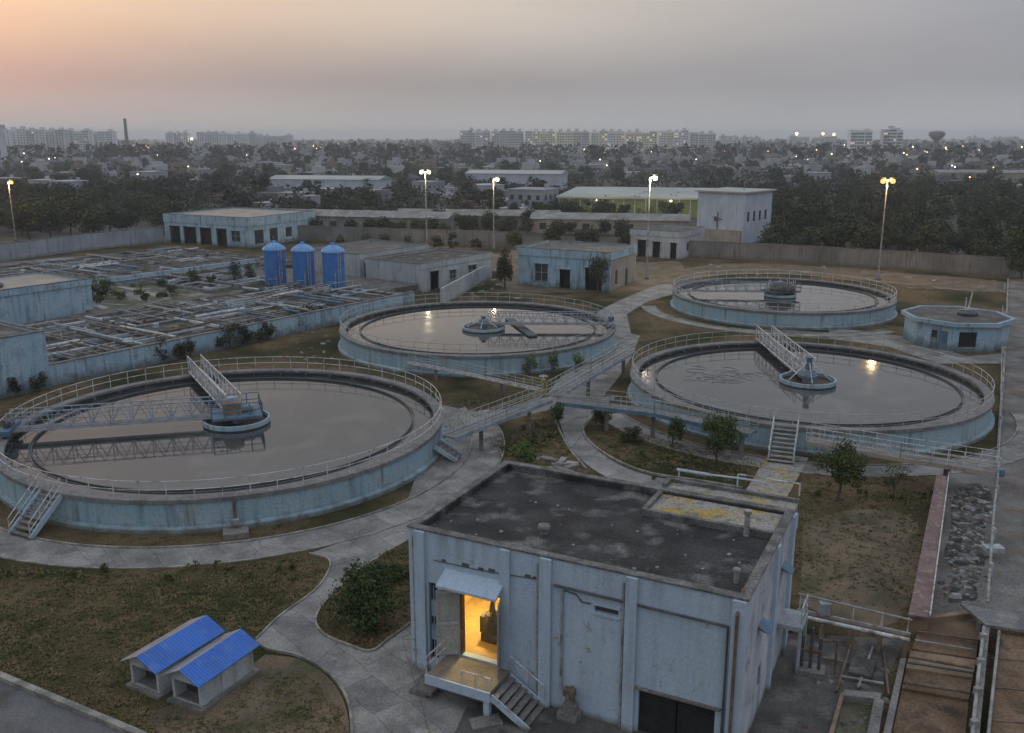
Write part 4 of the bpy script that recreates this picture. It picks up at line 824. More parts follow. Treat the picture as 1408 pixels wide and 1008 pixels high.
for k, (x, y, lb) in enumerate(((380, 393, 'blue upright silo, first from the mossy strip'), (419, 395, 'blue upright silo between its two twins'), (460, 397, 'blue upright silo with a reddish scrape, next to the white building'))):
    s = empty('silo', at(x, y, 1.5), 0, lb, 'silo', 'three blue silos')
    MB().lathe([(0, .25), (1.5, .25), (1.5, 5.1), (0, 5.1)], 32, closed=False).build('shell', m_bluetank, s, smooth=False)
    MB().lathe([(1.62, 5.06), (1.62, 5.2), (1.35, 5.55), (.7, 5.95), (.28, 6.08), (.28, 6.35), (0, 6.4)], 32, closed=False).build('dome', m_tankcap, s, smooth=False)
    f = MB()
    for j in range(6): a = j * math.pi / 3; f.box(-.1, .1, -.1, .1, 0, .3, Matrix.Translation((math.cos(a) * 1.35, math.sin(a) * 1.35, 0)))
    f.build('foot', m_darkpipe, s)
    f = MB(); f.lathe([(1.5, 1.4), (1.54, 1.4), (1.54, 1.5), (1.5, 1.5)], 32); f.lathe([(1.5, 3.6), (1.54, 3.6), (1.54, 3.7), (1.5, 3.7)], 32); f.build('hoop', m_bluetank, s)
    f = MB(); f.tube([(.5, -1.7, 0), (.5, -1.7, 2.2), (.5, -1.45, 2.2)], .09, 7); f.tube([(-.6, -1.75, 0), (-.6, -1.75, 1.2), (.5, -1.75, 1.2)], .08, 7); f.build('pipe', m_pipe, s)
    f = MB()
    for sx_ in (-.2, .2): f.bar((1.05 + sx_ * .7, -1.2 + sx_ * .7, .2), (1.05 + sx_ * .7, -1.2 + sx_ * .7, 5.3), .05)
    for j in range(16): f.bar((.91, -1.34, .5 + j * .3), (1.19, -1.06, .5 + j * .3), .035)
    f.build('ladder', m_steel, s)
    f = MB(); f.tube([(0, 0, 6.35), (0, 0, 6.8)], .05, 5); f.lathe([(.18, 6.75), (.1, 6.95), (0, 7.0)], 8, closed=False); f.build('vent', m_darkpipe, s)
# pipework and rails at the foot of the silos
q = random.Random(8)
for k in range(14):
    a = at(q.uniform(350, 520), q.uniform(398, 420), 1.6); L = q.uniform(2, 6); d = Vector((math.cos(LT), math.sin(LT), 0)) if q.random() < .6 else Vector((-math.sin(LT), math.cos(LT), 0)); h = q.uniform(.2, 1.0)
    rt = empty('pipe_run', a, 0, 'pale pipe on short stands at the foot of the blue silos', 'pipe', 'pipes at the foot of the silos')
    MB().tube([(0, 0, h), tuple(d * L + Vector((0, 0, h)))], q.choice([.07, .1, .14]), 7).build('pipe', q.choice([m_pipe, m_steel, m_white]), rt)
    f = MB()
    for t in (.1, .9): f.bar(tuple(d * L * t), tuple(d * L * t + Vector((0, 0, h))), .1)
    f.build('stand', m_conc, rt)

# ------------------------------------------------------------------ other buildings of the works
fl, fr = at(712, 392), at(838, 402); rot = math.atan2((fr - fl).y, (fr - fl).x)
flat_building('works_hut', fl, rot, (fr - fl).length, 11, 5.7, 'light blue hut with boarded windows and a stained end wall coloured tan as if sunlit, two trees at its front', m_blueold,
    [(2.8, 5.0, .9, 3.5), (6.9, 8.6, .0, 2.9), (11.0, 13.6, .0, 3.4)], [(2.2, 3.2, .8, 2.9), (6.5, 7.6, .0, 2.6)], roof=m_bitumen2, fascia=1.1, end=m_cream)  # tan end wall: sunlight put into its colour, along with real stains
fl, fr = at(957, 331), at(1021, 336); rot = math.atan2((fr - fl).y, (fr - fl).x); W = (fr - fl).length
wb = flat_building('white_building', fl, rot, W, 13.2, 10.4, 'tall whitish block with pale overhanging roof beyond the boundary wall', m_far_white, [(4, 5, 4.6, 5.4)], [(1.4, 2.6, 4.5, 6.6), (4.2, 5.4, 4.5, 6.6), (7, 8.2, 4.5, 6.6), (9.8, 11, 4.5, 6.6)], roof=m_far_white)
MB().box(-.6, W + .6, -.6, 13.8, 10.5, 10.8).build('roof_slab', m_courtroof, wb)
MB().box(1.2, W - .5, -.5, -.003, 0, 2.8).build('lean_to', m_cream, wb)
f = MB(); f.tube([(W * .45, -.2, 2.8), (W * .45, -.2, 6.4)], .12, 6); f.tube([(W * .38, -.2, 5.0), (W * .55, -.2, 5.0)], .1, 6); f.build('pipe', m_rust, wb)
f = MB(); f.tube([(W * .7, 6, 10.8), (W * .7, 6, 12.4), (W * .85, 6, 13.2)], .14, 6); f.build('flue', m_pipe, wb)
fl, fr = at(866, 352), at(935, 357); rot = math.atan2((fr - fl).y, (fr - fl).x); W = (fr - fl).length
flat_building('gate_building', fl, rot, W, 12, 5.0, 'low whitewashed building with dark doors at the break of the boundary wall', m_white, [(1.5, 3.2, .0, 3.2), (W * .45, W * .6, .0, 3.0), (W * .8, W * .92, .0, 3.0)], [(3, 4.5, 1.2, 2.8)], roof=m_bitumen2, fascia=1.0)
# eight sided kiosk
kc = Vector((48.6, 99.2, 0)); rt = empty('kiosk', kc, R(-4), 'pale blue eight sided kiosk with a dark flat roof, beside the road', 'kiosk')
def octo(r): return [(r * math.cos(R(22.5 + 45 * i)), r * math.sin(R(22.5 + 45 * i))) for i in range(8)]
w = MB(); o8 = octo(5.2)
for i in range(8):
    a, b = Vector(o8[i]), Vector(o8[(i + 1) % 8]); d = b - a; M = Matrix.Translation((a.x, a.y, 0)) @ rotz(math.atan2(d.y, d.x))
    w.wall(0, d.length, 0, 2.7, 0, .2, [(.5, 2.3, .5, 2.1)] if i == 5 else ([(1.6, 2.2, 1.2, 2.0)] if i == 4 else []), M)
    if i in (4, 5): MB().box(.4, 3.1, .12, .16, .4, 2.4, M).build('window', m_dark if i == 5 else m_glass, rt)
    if i == 4: MB().box(2.5, 3.3, -.05, -.003, 0, 2.05, M).build('door', m_bluebeam, rt)
w.build('wall', m_blueold, rt)
ribbon(MB(), octo(5.5), .35, 2.705, 3.12, closed=True).build('fascia', m_tankpaint, rt)
MB().prism(octo(5.3), 2.75, 2.98).build('roof', m_bitumen2, rt)
g = empty('roof_gear', kc + Vector((1.2, .2, 2.95)), 0, 'small heap of pipes and a mast on the kiosk roof', 'machine')
MB().lathe([(1.0, 0), (1.1, .35), (.6, .55), (0, .6)], 10, closed=False).build('base', m_darkpipe, g)
f = MB(); f.tube([(0, 0, .4), (.3, 0, 2.6)], .07, 6); f.tube([(-.3, 0, .4), (-.3, 0, 2.0)], .05, 6); f.tube([(-.9, .2, .6), (.9, -.2, .7)], .06, 6); f.build('mast_pipe', m_steel, g)
# boundary walls
def bwall(pts, h, label, m, step=6.0):
    rt = empty('boundary_wall', (0, 0, 0), 0, label, 'wall', None)
    ribbon(MB(), pts, .25, 0, h).build('wall_panel', m, rt); ribbon(MB(), pts, .36, h + .002, h + .12).build('coping', m_cap, rt)
    f = MB()
    for a, b in zip(pts, pts[1:]):
        n = max(1, round((b - a).length / step))
        for i in range(n): p = a.lerp(b, i / n); d = (b - a).normalized(); f.box(-.2, .2, -.2, .2, 0, h - .01, Matrix.Translation((p.x, p.y, 0)) @ rotz(math.atan2(d.y, d.x)))
    f.build('pilaster_strip', m, rt)
bwall([Vector((-118, 118, 0)), at(0, 361), at(120, 344), Vector((-74.3, 197.6, 0))], 3.2, 'pale stained boundary wall running up to the long blue building', m_wallb)
bwall([at(408, 331), at(520, 335), at(640, 339), at(706, 342)], 3.2, 'grey boundary wall behind the silos and two lamp masts', m_wallc)
bwall([at(936, 353), at(1080, 360), at(1230, 370), at(1386, 381)], 3.0, 'long grey boundary wall in front of the dense grove', m_wallc)
for k, x in enumerate((470, 505, 530, 560, 600, 625, 655)):
    plant('wall_bush', at(x, 341 + k * .5), 'dark bush in front of the grey boundary wall behind the silos', 'bush', 1.5, 2.6 + (k % 3) * .5, 420, .4, 80 + k, .2, m=m_leafd, group='bushes along the grey boundary wall', lobes=7)
for k, (x, y, h) in enumerate(((22, 545, 1.6), (55, 538, 2.2), (98, 524, 1.3), (130, 517, 1.0))):
    plant('wall_bush', at(x, y), 'ragged weed growing at the foot of the near blue building', 'bush', h * .45, h, 420, .2, 240 + k, .05, m=m_leafd, group='weeds at the foot of the near blue building', lobes=6)
q = random.Random(61)
for n, fn, lb, gp in ((60, lambda: (q.uniform(600, 712), q.uniform(372, 412)), 'small pale debris on the ground between the white buildings and the hut', 'debris by the white buildings'),
        (60, lambda: (q.uniform(940, 1380), q.uniform(364, 398)), 'small pale debris on the bare strip before the long boundary wall', 'debris before the long wall'),
        (22, lambda: (q.uniform(400, 470), q.uniform(440, 500)), 'small pale debris in the grass below the retaining wall', 'debris below the retaining wall')):
    for k in range(n):
        x, y = fn(); p = at(x, y); a, b, h = q.uniform(.15, .8) * (.5 if n == 22 else 1), q.uniform(.1, .4), q.uniform(.05, .2)
        if any((p - C[i]).length < RAD[i] + 1 for i in C) or p.x > 77: continue
        f = MB().add([(-a, -b, 0), (a, -b * .6, 0), (a * .8, b, 0), (-a * .7, b * .8, 0), (-a * .6, -b * .5, h), (a * .7, -b * .4, h * .6), (a * .5, b * .6, h * .8), (-a * .5, b * .4, h)], [(3, 2, 1, 0), (4, 5, 6, 7), (0, 1, 5, 4), (1, 2, 6, 5), (2, 3, 7, 6), (3, 0, 4, 7)])
        o = f.build('broken_block', q.choice([m_rubble, m_conc, m_top, m_white, m_rust, m_dirt])); o.location = p; o.rotation_euler.z = q.random() * 6; tag(o, lb, 'debris', gp)
# weeds along the kerbs and wall feet
for n, fn, lb in ((16, lambda: at(q.uniform(10, 430), q.uniform(782, 800)), 'small weed at the lawn edge below the ring path'), (14, lambda: at(q.uniform(1110, 1285), q.uniform(652, 690)), 'small weed on the brown lawn by the raised footbridge'), (14, lambda: at(q.uniform(690, 760), q.uniform(585, 640)), 'small weed on the grass behind the tarred roof'), (10, lambda: at(q.uniform(870, 1050), q.uniform(625, 660)), 'small weed on the lawn round the dark green tree')):
    for k in range(n):
        h = q.uniform(.25, .6); o = crown_mesh(h * .7, h, 90, .12, q.randrange(9999), 4, 0).build('weed', q.choice([m_leaf, m_leaf2, m_blade])); o.location = fn(); tag(o, lb, 'weed', lb.replace('small weed', 'weeds'))
# lamp masts
def mast(base, top, label, heads, m, col_, energy):
    p = at(*base); a = p; h = CAM_H + (-FPX * math.sin(PITCH) - (top[1] - 504) * math.cos(PITCH)) * p.y / (FPX * math.cos(PITCH) - (top[1] - 504) * math.sin(PITCH))
    rt = empty('lamp_mast', p, 0, label, 'lamp mast', 'tall lit lamp masts')
    MB().tube([(0, 0, 0), (0, 0, h * .5), (0, 0, h)], [.16, .12, .08], 8).build('pole', m_pipe, rt)
    MB().box(-.35, .35, -.35, .35, 0, .4).build('base', m_conc, rt)
    MB().bar((-.8 if heads == 2 else 0, 0, h), (.8, 0, h), .1).build('cross_arm', m_pipe, rt)
    for s in ((-1, 1) if heads == 2 else (1,)):
        hx = s * .75
        MB().box(hx - .35, hx + .35, -.3, .3, h + .12, h + .4).build('lamp_housing', m_darkpipe, rt)
        MB().lathe([(0, -.42), (.3, -.34), (.36, -.08), (.32, .2), (0, .24)], 14, c=(hx, -.25, h - .05), closed=False).build('lamp_globe', m, rt)
    l = bpy.data.lights.new('mast_light', 'POINT'); lo_ = bpy.data.objects.new('mast_light', l); col.objects.link(lo_); l.energy = energy; l.color = col_; l.shadow_soft_size = .4; lo_.location = p + Vector((0, -.9, h - .4))
mast((587, 340), (585, 236), 'twin headed white lamp mast by the grey wall behind the silos', 2, m_lampw, (1, .85, .55), 2600)
mast((679, 343), (680, 246), 'single headed lamp mast between the two boundary walls', 1, m_lampw, (1, .8, .5), 1500)
mast((889, 384), (896, 244), 'single headed lamp mast standing right of the blue hut', 1, m_lampw, (1, .85, .6), 3500)
mast((1207, 385), (1219, 248), 'twin headed orange lamp mast before the grove wall', 2, m_lampo, (1, .6, .25), 2800)
mast((22, 332), (3, 250), 'orange lamp mast beyond the pale wall in the tree belt', 1, m_lampo, (1, .55, .2), 2500)

# ------------------------------------------------------------------ the brick coped wall and basins on the right
def ppx(name, pts, z0, z1, m, label=None, cat=None, parent=None):
    o = MB().prism([tuple(at(x, y, z1)[:2]) for x, y in pts], z0, z1).build(name, m, parent)
    return tag(o, label, cat) if label else o
rt = empty('coped_wall', (0, 0, 0), 0, 'thick wall with a reddish brick coping and tan end face', 'wall')
ppx('wall_body', [(1291, 656), (1303, 658), (1277, 846), (1252, 842)], 0, 1.18, m_rustlight, parent=rt)
ppx('brick_coping', [(1288, 652), (1303, 655), (1279, 849), (1249, 845)], 1.183, 1.26, m_red, parent=rt)
f = MB(); rail_line(f, [at(1305, 650, 1.3), at(1279, 846, 1.3)], 0, .06, 4, .035, (1.0,)); f.build('edge_pipe', m_steel, rt)
q = random.Random(17)
for k in range(150):
    x, y = q.gauss(1336, 13), q.uniform(672, 822); x -= (y - 672) * .08; p = at(x, y, .03); s = q.uniform(.06, .26); f = MB()
    w_, d_ = s * q.uniform(.5, 1.6), s * q.uniform(.4, 1.0)
    f.add([(-w_, -d_, 0), (w_, -d_ * .7, 0), (w_ * .8, d_, 0), (-w_ * .7, d_ * .9, 0), (-w_ * .6, -d_ * .6, s * .5), (w_ * .6, -d_ * .4, s * q.uniform(.3, .7)), (w_ * .5, d_ * .6, s * .45), (-w_ * .4, d_ * .5, s * .6)], [(3, 2, 1, 0), (4, 5, 6, 7), (0, 1, 5, 4), (1, 2, 6, 5), (2, 3, 7, 6), (3, 0, 4, 7)])
    o = f.build('rubble_piece', q.choice([m_rubble, m_conc, m_conc, m_darkpipe, m_darkpipe, m_top, m_rust])); o.location = p; o.rotation_euler.z = q.random() * 6
    tag(o, 'broken lump lying in the littered bed right of the brick coped wall', 'rubble', 'rubble in the littered bed')
qj = random.Random(8)
ring_ = [(1318, 668), (1345, 663), (1364, 676), (1360, 705), (1351, 735), (1356, 770), (1346, 800), (1347, 828), (1318, 832), (1304, 822), (1312, 790), (1300, 760), (1312, 725), (1308, 695)]
sheet('litter_bed', smoothline(pxs([(x + qj.uniform(-5, 5), y + qj.uniform(-5, 5)) for x, y in ring_]), 5), .034, m_litter)
rt = empty('roadside_pipe', (0, 0, 0), 0, 'pale pipe on posts dividing the littered bed from the road', 'pipe')
f = MB(); f.tube([at(1373, 645, .9), at(1367, 700, .9), at(1358, 828, .9)], .07, 7); f.tube([at(1379, 420, .8), at(1376, 560, .8), at(1373, 645, .9)], .05, 7); f.build('pipe', m_pipe, rt)
for x, y in ((1381, 400), (1380, 440), (1378, 490), (1376, 540), (1375, 590), (1373, 650), (1369, 690), (1364, 750), (1360, 800)):
    p = at(x, y); MB().box(-.08, .08, -.08, .08, 0, 1.05, Matrix.Translation(p)).build('post', m_white, rt)
p = at(1372, 665, 0); MB().box(-.25, .25, -.2, .2, .5, 1.0, Matrix.Translation(p)).build('valve_box', m_bluebeam, rt)
p = at(1364, 770, 0); MB().box(-.5, .45, -.3, .3, .55, .8, Matrix.Translation(p)).build('valve_box', m_white, rt)
rt = empty('rusty_basin', (0, 0, 0), 0, 'rust stained stepped basin in front of the brick coped wall', 'basin')
ppx('basin_floor', [(1268, 850), (1350, 842), (1342, 905), (1254, 892)], 0, .34, m_rustbed, parent=rt)
ppx('basin_step', [(1252, 894), (1342, 907), (1337, 932), (1246, 918)], 0, .27, m_rustlight, parent=rt)
ppx('basin_step', [(1246, 920), (1337, 934), (1332, 962), (1240, 946)], 0, .18, m_rustbed, parent=rt)
ppx('lower_floor', [(1240, 948), (1332, 964), (1322, 1070), (1214, 1070)], 0, .07, m_rustbed, parent=rt)
ppx('back_wall', [(1270, 846), (1356, 836), (1356, 841), (1270, 851)], 0, .62, m_rustlight, parent=rt)
ppx('side_wall', [(1238, 905), (1246, 905), (1212, 1070), (1200, 1070)], 0, .34, m_conc, parent=rt)
for k, (x0, y0, x1, y1, m_) in enumerate(((1262, 868, 1344, 880, m_rust), (1258, 880, 1342, 894, m_pipe), (1250, 903, 1338, 919, m_rust), (1248, 911, 1338, 925, m_darkpipe), (1242, 938, 1334, 952, m_rust))): MB().tube([at(x0, y0, .5), at(x1, y1, .5)], (.05, .04, .06, .05, .07)[k], 7).build('pipe', m_, rt)
rt = empty('channel_wall', (0, 0, 0), 0, 'grey narrow channel wall with a pipe along its top, beside the rusty deck', 'wall')
ppx('wall_body', [(1351, 862), (1361, 862), (1341, 1070), (1327, 1070)], 0, .9, m_conc, parent=rt)
MB().tube([at(1353, 862, 1.02), at(1345, 930, 1.02), at(1334, 1040, 1.02)], .07, 7).build('pipe', m_pipe, rt)
for y in (880, 915, 955, 1000): p = at(1353 - (y - 862) * .1, y, .9); MB().box(-.14, .14, -.1, .1, 0, .3, Matrix.Translation(p)).build('pipe_clamp', m_rubble, rt)
rt = empty('rusty_deck', (0, 0, 0), 0, 'broad rust brown deck at the right edge beyond the channel wall', 'deck')
ppx('deck_floor', [(1374, 870), (1480, 880), (1480, 1100), (1354, 1080)], 0, .7, m_rustbed, parent=rt)
for y in (905, 945, 990): MB().bar(at(1369 - (y - 870) * .09, y, .72), at(1480, y + 10, .72), .06, .05).build('seam_rail', m_rust, rt)
MB().tube([at(1374, 868, .85), at(1364, 960, .85), at(1354, 1060, .85)], .06, 7).build('edge_pipe', m_pipe, rt)
f = MB().prism([tuple(at(x, y, .98)[:2]) for x, y in ((1320, 830), (1346, 836), (1480, 858), (1480, 878), (1355, 860))], .9, 1.02)
rt = empty('channel_slab', (0, 0, 0), 0, 'grey wedge shaped concrete slab lying across the channel wall', 'slab'); f.build('slab', m_top, rt)
for x, y in ((1350, 855), (1420, 866)): p = at(x, y, .9); MB().box(-.15, .15, -.15, .15, 0, .898, Matrix.Translation((p.x, p.y, 0))).build('support', m_conc, rt)
rt = empty('drain_pit', (0, 0, 0), 0, 'dark mossy pit between low walls in front of the rusty basin', 'pit')
ppx('pit_floor', [(1162, 962), (1202, 966), (1186, 1070), (1130, 1070)], 0, .04, m_moss, parent=rt)
ppx('pit_wall', [(1156, 952), (1161, 952), (1130, 1070), (1122, 1070)], 0, .3, m_rustlight, parent=rt)
ppx('pit_wall', [(1202, 960), (1216, 962), (1198, 1070), (1180, 1070)], 0, .42, m_conc, parent=rt)
ppx('pit_wall', [(1161, 948), (1212, 953), (1210, 961), (1159, 956)], 0, .34, m_conc, parent=rt)
rt = empty('yard_pipes', (0, 0, 0), 0, 'thin rusty pipes on the stained yard between the pump stand and the pit', 'pipe')
for k, (x0, y0, x1, y1, m_) in enumerate(((1172, 880, 1150, 950, m_rust), (1200, 890, 1180, 945, m_pipe), (1215, 895, 1222, 955, m_rust), (1130, 905, 1170, 912, m_rust), (1158, 930, 1215, 940, m_pipe))): MB().tube([at(x0, y0, .16), at(x1, y1, .16)], .055, 7).build('pipe', m_, rt)
q = random.Random(41)
for k in range(40):
    p = at(q.uniform(1090, 1232), q.uniform(885, 1000), .022); s_ = q.uniform(.05, .2); f = MB()
    f.add([(-s_, -s_ * .7, 0), (s_, -s_ * .5, 0), (s_ * .8, s_ * .8, 0), (-s_ * .7, s_ * .6, 0), (-s_ * .5, -s_ * .3, s_ * .5), (s_ * .6, -s_ * .2, s_ * .4), (s_ * .4, s_ * .5, s_ * .5), (-s_ * .3, s_ * .3, s_ * .6)], [(3, 2, 1, 0), (4, 5, 6, 7), (0, 1, 5, 4), (1, 2, 6, 5), (2, 3, 7, 6), (3, 0, 4, 7)])
    o = f.build('rubble_piece', q.choice([m_conc, m_rust, m_darkpipe, m_top])); o.location = p; o.rotation_euler.z = q.random() * 6
    tag(o, 'small broken lump on the stained yard beside the pump building', 'rubble', 'rubble on the stained yard')
# pipe gallery between the building and the coped wall
rt = empty('pipe_gallery', (0, 0, 0), 0, 'weathered pipe gallery on posts from the pump building to the coped wall', 'pipe')
ga, gb = at(1096, 838, .95), at(1252, 872, .95); d = (gb - ga).normalized(); n = Vector((-d.y, d.x, 0))
for o_, r_, m_ in ((.0, .07, m_pipe), (-.55, .09, m_steel), (-.28, .11, m_rust)): MB().tube([ga + n * o_, gb + n * o_], r_, 8).build('pipe', m_, rt)
MB().tube([ga + n * .1 + Vector((0, 0, .75)), gb + n * .1 + Vector((0, 0, .62))], .045, 6).build('hand_rail', m_rubble, rt)
for t in (.02, .25, .5, .75, .97): p = ga.lerp(gb, t); MB().box(-.09, .09, -.65, .2, 0, .84, Matrix.Translation((p.x, p.y, 0)) @ rotz(math.atan2(d.y, d.x))).build('support', m_rustlight, rt); MB().bar(p + n * .1 - Vector((0, 0, .1)), p + n * .1 + Vector((0, 0, .7)), .05).build('rail_post', m_steel, rt)
p = ga.lerp(gb, .25) + Vector((0, 0, .1)); MB().box(-.25, .25, -.2, .2, 0, .55, Matrix.Translation(p)).build('switch_box', m_white, rt)
ppx('yard_block', [(1172, 902), (1206, 908), (1198, 930), (1166, 924)], 0, .3, m_yard, 'low broken concrete block in front of the pipe gallery', 'block')
rt = empty('pump_stand', at(1113, 925), R(-20), 'dark rusty upright pump stand beside the side wall of the pump building', 'pump')
for x in (-.35, .0, .35): MB().tube([(x, 0, 0), (x, 0, 1.7 if x else 2.1)], .07, 7).build('riser_pipe', m_darkpipe, rt)
MB().box(-.6, .6, -.4, .4, 0, .25).build('base_block', m_conc, rt); MB().box(-.45, .45, -.12, .12, 1.0, 1.12).build('clamp', m_rust, rt); MB().tube([(.35, 0, 1.6), (1.0, .2, 1.6), (1.0, .2, .1)], .06, 7).build('branch_pipe', m_rust, rt)
for k, (x, y, lb) in enumerate(((668, 995, 'flat grey slab lying by the stair foot of the lit doorway'), (1110, 758, ''))):
    if lb: tag(MB().box(-.6, .6, -.35, .35, 0, .12, Matrix.Translation(at(x, y)) @ rotz(.3)).build('loose_slab', m_conc), lb, 'slab')
# broken white pieces on the ground behind the tarred roof
q = random.Random(31)
for k in range(9):
    p = at(q.uniform(745, 790), q.uniform(628, 652)); f = MB().box(-q.uniform(.3, .9), q.uniform(.3, .8), -.2, .25, 0, q.uniform(.06, .2), rotz(q.random() * 3)); o = f.build('broken_slab', m_rubble if k % 2 else m_conc); o.location = p
    tag(o, 'broken greyish slab lying on the grass between the bush and the curved path', 'slab', 'broken slabs behind the roof')

# ------------------------------------------------------------------ groves and the built-up plain beyond the walls
def tree_proto(name, rad, hgt, n, leaf, seed, m, lobes, clear):
    """one mesh per kind: crown leaves and trunk with its limbs"""
    t = crown_mesh(rad, hgt - clear, n, leaf, seed, lobes, clear); k = trunk_mesh(clear + (hgt - clear) * .4, hgt * .025, seed)
    c = bpy.data.meshes.new('crown'); c.from_pydata(t.v, [], t.f); c.materials.append(m)
    b = bpy.data.meshes.new('trunk'); b.from_pydata(k.v, [], k.f); b.materials.append(m_trunk)
    return c, b
def put_tree(name, proto, p, s, rot, label, group, parts=True, sz=1.0):
    if parts:
        rt = empty(name, p, rot, label, 'tree', group); rt.scale = (s, s, s * sz)
        for nm, me in zip(('crown', 'trunk'), proto): o = bpy.data.objects.new(nm, me); col.objects.link(o); o.parent = rt
    else:
        rt = bpy.data.objects.new(name, proto[0]); col.objects.link(rt); rt.location = p; rt.rotation_euler.z = rot; rt.scale = (s, s, s * sz); tag(rt, label, 'tree', group)
    return rt
grove = [tree_proto('g', 3.4, 7.0, 1500, .62, 100 + k, m_leafd, 13, .8) for k in range(4)]
plain = []
for k in range(5):
    t = crown_mesh(3.6, 7.0, 520, 1.15, 120 + k, 10, .4); tk = trunk_mesh(3.0, .2, k, 3)
    t.mi = 1; t.add(tk.v, tk.f); lm_ = m_leaff if k % 2 else m_leaff2
    me = bpy.data.meshes.new('plain_tree'); me.from_pydata(t.v, [], t.f); me.materials.append(lm_); me.materials.append(m_trunk); me.polygons.foreach_set('material_index', t.m); plain.append((me,))
q = random.Random(77)
def scatter(n, poly_fn, mind):
    out = []; tries = 0
    while len(out) < n and tries < n * 60:
        tries += 1; x, y = poly_fn(); p = at(x, y)
        if all((p.x - o[0].x) ** 2 + (p.y - o[0].y) ** 2 > (mind * (.6 + p.y / 400)) ** 2 for o in out): out.append((p, x, y))
    return out
def right_grove():
    x = q.uniform(1052, 1440); y = q.uniform(270, 352 + (x - 1052) * .075); return x, y
for p, x, y in scatter(125, right_grove, 3.2):
    row = 'front of' if y > 325 else ('middle of' if y > 298 else 'back of')
    put_tree('grove_tree', q.choice(grove), p, q.uniform(.65, 1.1), q.random() * 6.28, 'dark bushy tree in the %s the dense grove beyond the long boundary wall' % row, 'trees of the %s the dense grove' % row, sz=q.uniform(.8, 1.05))
def left_belt():
    x = q.uniform(-40, 232); return x, q.uniform(262, 338 - x * .06)
for p, x, y in scatter(62, left_belt, 4):
    row = 'first row' if y > 302 else 'back rows'
    put_tree('belt_tree', q.choice(grove), p, q.uniform(.75, 1.2), q.random() * 6.28, 'dark tree in the %s of the belt behind the pale stained wall' % row, 'trees in the %s of the left belt' % row, sz=q.uniform(.8, 1.1))
def mid_hedge():
    x = q.uniform(405, 865); return x, q.uniform(298, 334 if x < 700 else 345)
for p, x, y in scatter(58, mid_hedge, 4):
    put_tree('roadside_tree', q.choice(grove), p, q.uniform(.45, .75), q.random() * 6.28, 'mid sized dark tree between the grey wall and the long pale sheds', 'trees behind the grey wall')
for p, x, y in scatter(22, lambda: (q.uniform(705, 950), q.uniform(290, 306)), 4):
    put_tree('court_tree', q.choice(grove), p, q.uniform(.6, .85), q.random() * 6.28, 'dark tree in front of the lit green court hall', 'trees before the green hall')
def plain_pt():
    x = q.uniform(-20, 1430); y = 207 + 92 * q.random() ** 1.0
    if 755 < x < 1060 and 252 < y < 300: y = q.uniform(208, 250)
    if x > 1060 and y > 275: y = q.uniform(208, 270)
    return x, y
zone = lambda x: 'left of the silver chimney side' if x < 175 else ('between the chimney and the twin headed white mast' if x < 585 else ('behind the white lamp masts' if x < 900 else ('beyond the white block' if x < 1100 else 'beyond the dense grove')))
zone = lambda x: 'below the left apartment blocks' if x < 220 else ('between the chimney and the twin white mast' if x < 585 else ('before the long row of apartment blocks' if x < 960 else ('between the long row and the twin towers' if x < 1165 else 'before the twin towers and water tower')))
for p, x, y in scatter(295, plain_pt, 5):
    d = 'far small' if y < 232 else 'dark spreading'
    put_tree('plain_tree', q.choice(plain), p, q.uniform(.85, 1.35) * (.8 if y < 228 else 1), q.random() * 6.28, '%s tree among the houses %s' % (d, zone(x)), '%s trees %s' % (d, zone(x)), parts=False, sz=q.uniform(.6, .95))
# houses
def house_mesh(k):
    r = random.Random(200 + k); m = MB(); w, d, h = r.uniform(8, 15), r.uniform(7, 12), r.choice([3.2, 3.6, 6.4, 6.8])
    m.box(-w / 2, w / 2, -d / 2, d / 2, 0, h); m.box(-w / 2 - .2, w / 2 + .2, -d / 2 - .2, d / 2 + .2, h, h + .35)
    if k % 2: m.box(-w * .3, w * .05, -d * .2, d * .3, h + .35, h + 2.6)
    if k % 3 == 0: m.box(w / 2, w / 2 + 4, -d * .4, d * .3, 0, 3)
    m.lathe([(.8, h + .35), (.8, h + 1.6), (0, h + 1.7)], 8, c=(w * .3, d * .2, 0), closed=False)
    m.mi = 1
    for fl in range(2 if h > 5 else 1):
        for i in range(4):
            x = -w * .38 + i * w * .25; z = 1.0 + fl * 3.1; m.box(x - .55, x + .55, -d / 2 - .06, -d / 2 - .02, z - (1.0 if i == 1 and fl == 0 else 0), z + 1.3)
        for i in range(3): y = -d * .3 + i * d * .3; z = 1.0 + fl * 3.1; m.box(w / 2 + .02, w / 2 + .06, y - .5, y + .5, z, z + 1.3); m.box(-w / 2 - .06, -w / 2 - .02, y - .5, y + .5, z, z + 1.3)
    me = bpy.data.meshes.new('house'); me.from_pydata(m.v, [], m.f); me.materials.append(house_mats[k % 6]); me.materials.append(m_win); me.polygons.foreach_set('material_index', m.m); return me
hm = [house_mesh(k) for k in range(12)]; hn = ('white', 'grey', 'cream', 'brick red', 'tin grey', 'ochre')
def house_pt():
    x = q.uniform(-30, 1440); y = 206 + 92 * q.random() ** 2.1
    if 745 < x < 1070 and 250 < y: y = q.uniform(207, 248)
    if x > 1040 and y > 268: y = q.uniform(207, 266)
    if x < 235 and y > 275: y = q.uniform(210, 270)
    return x, y
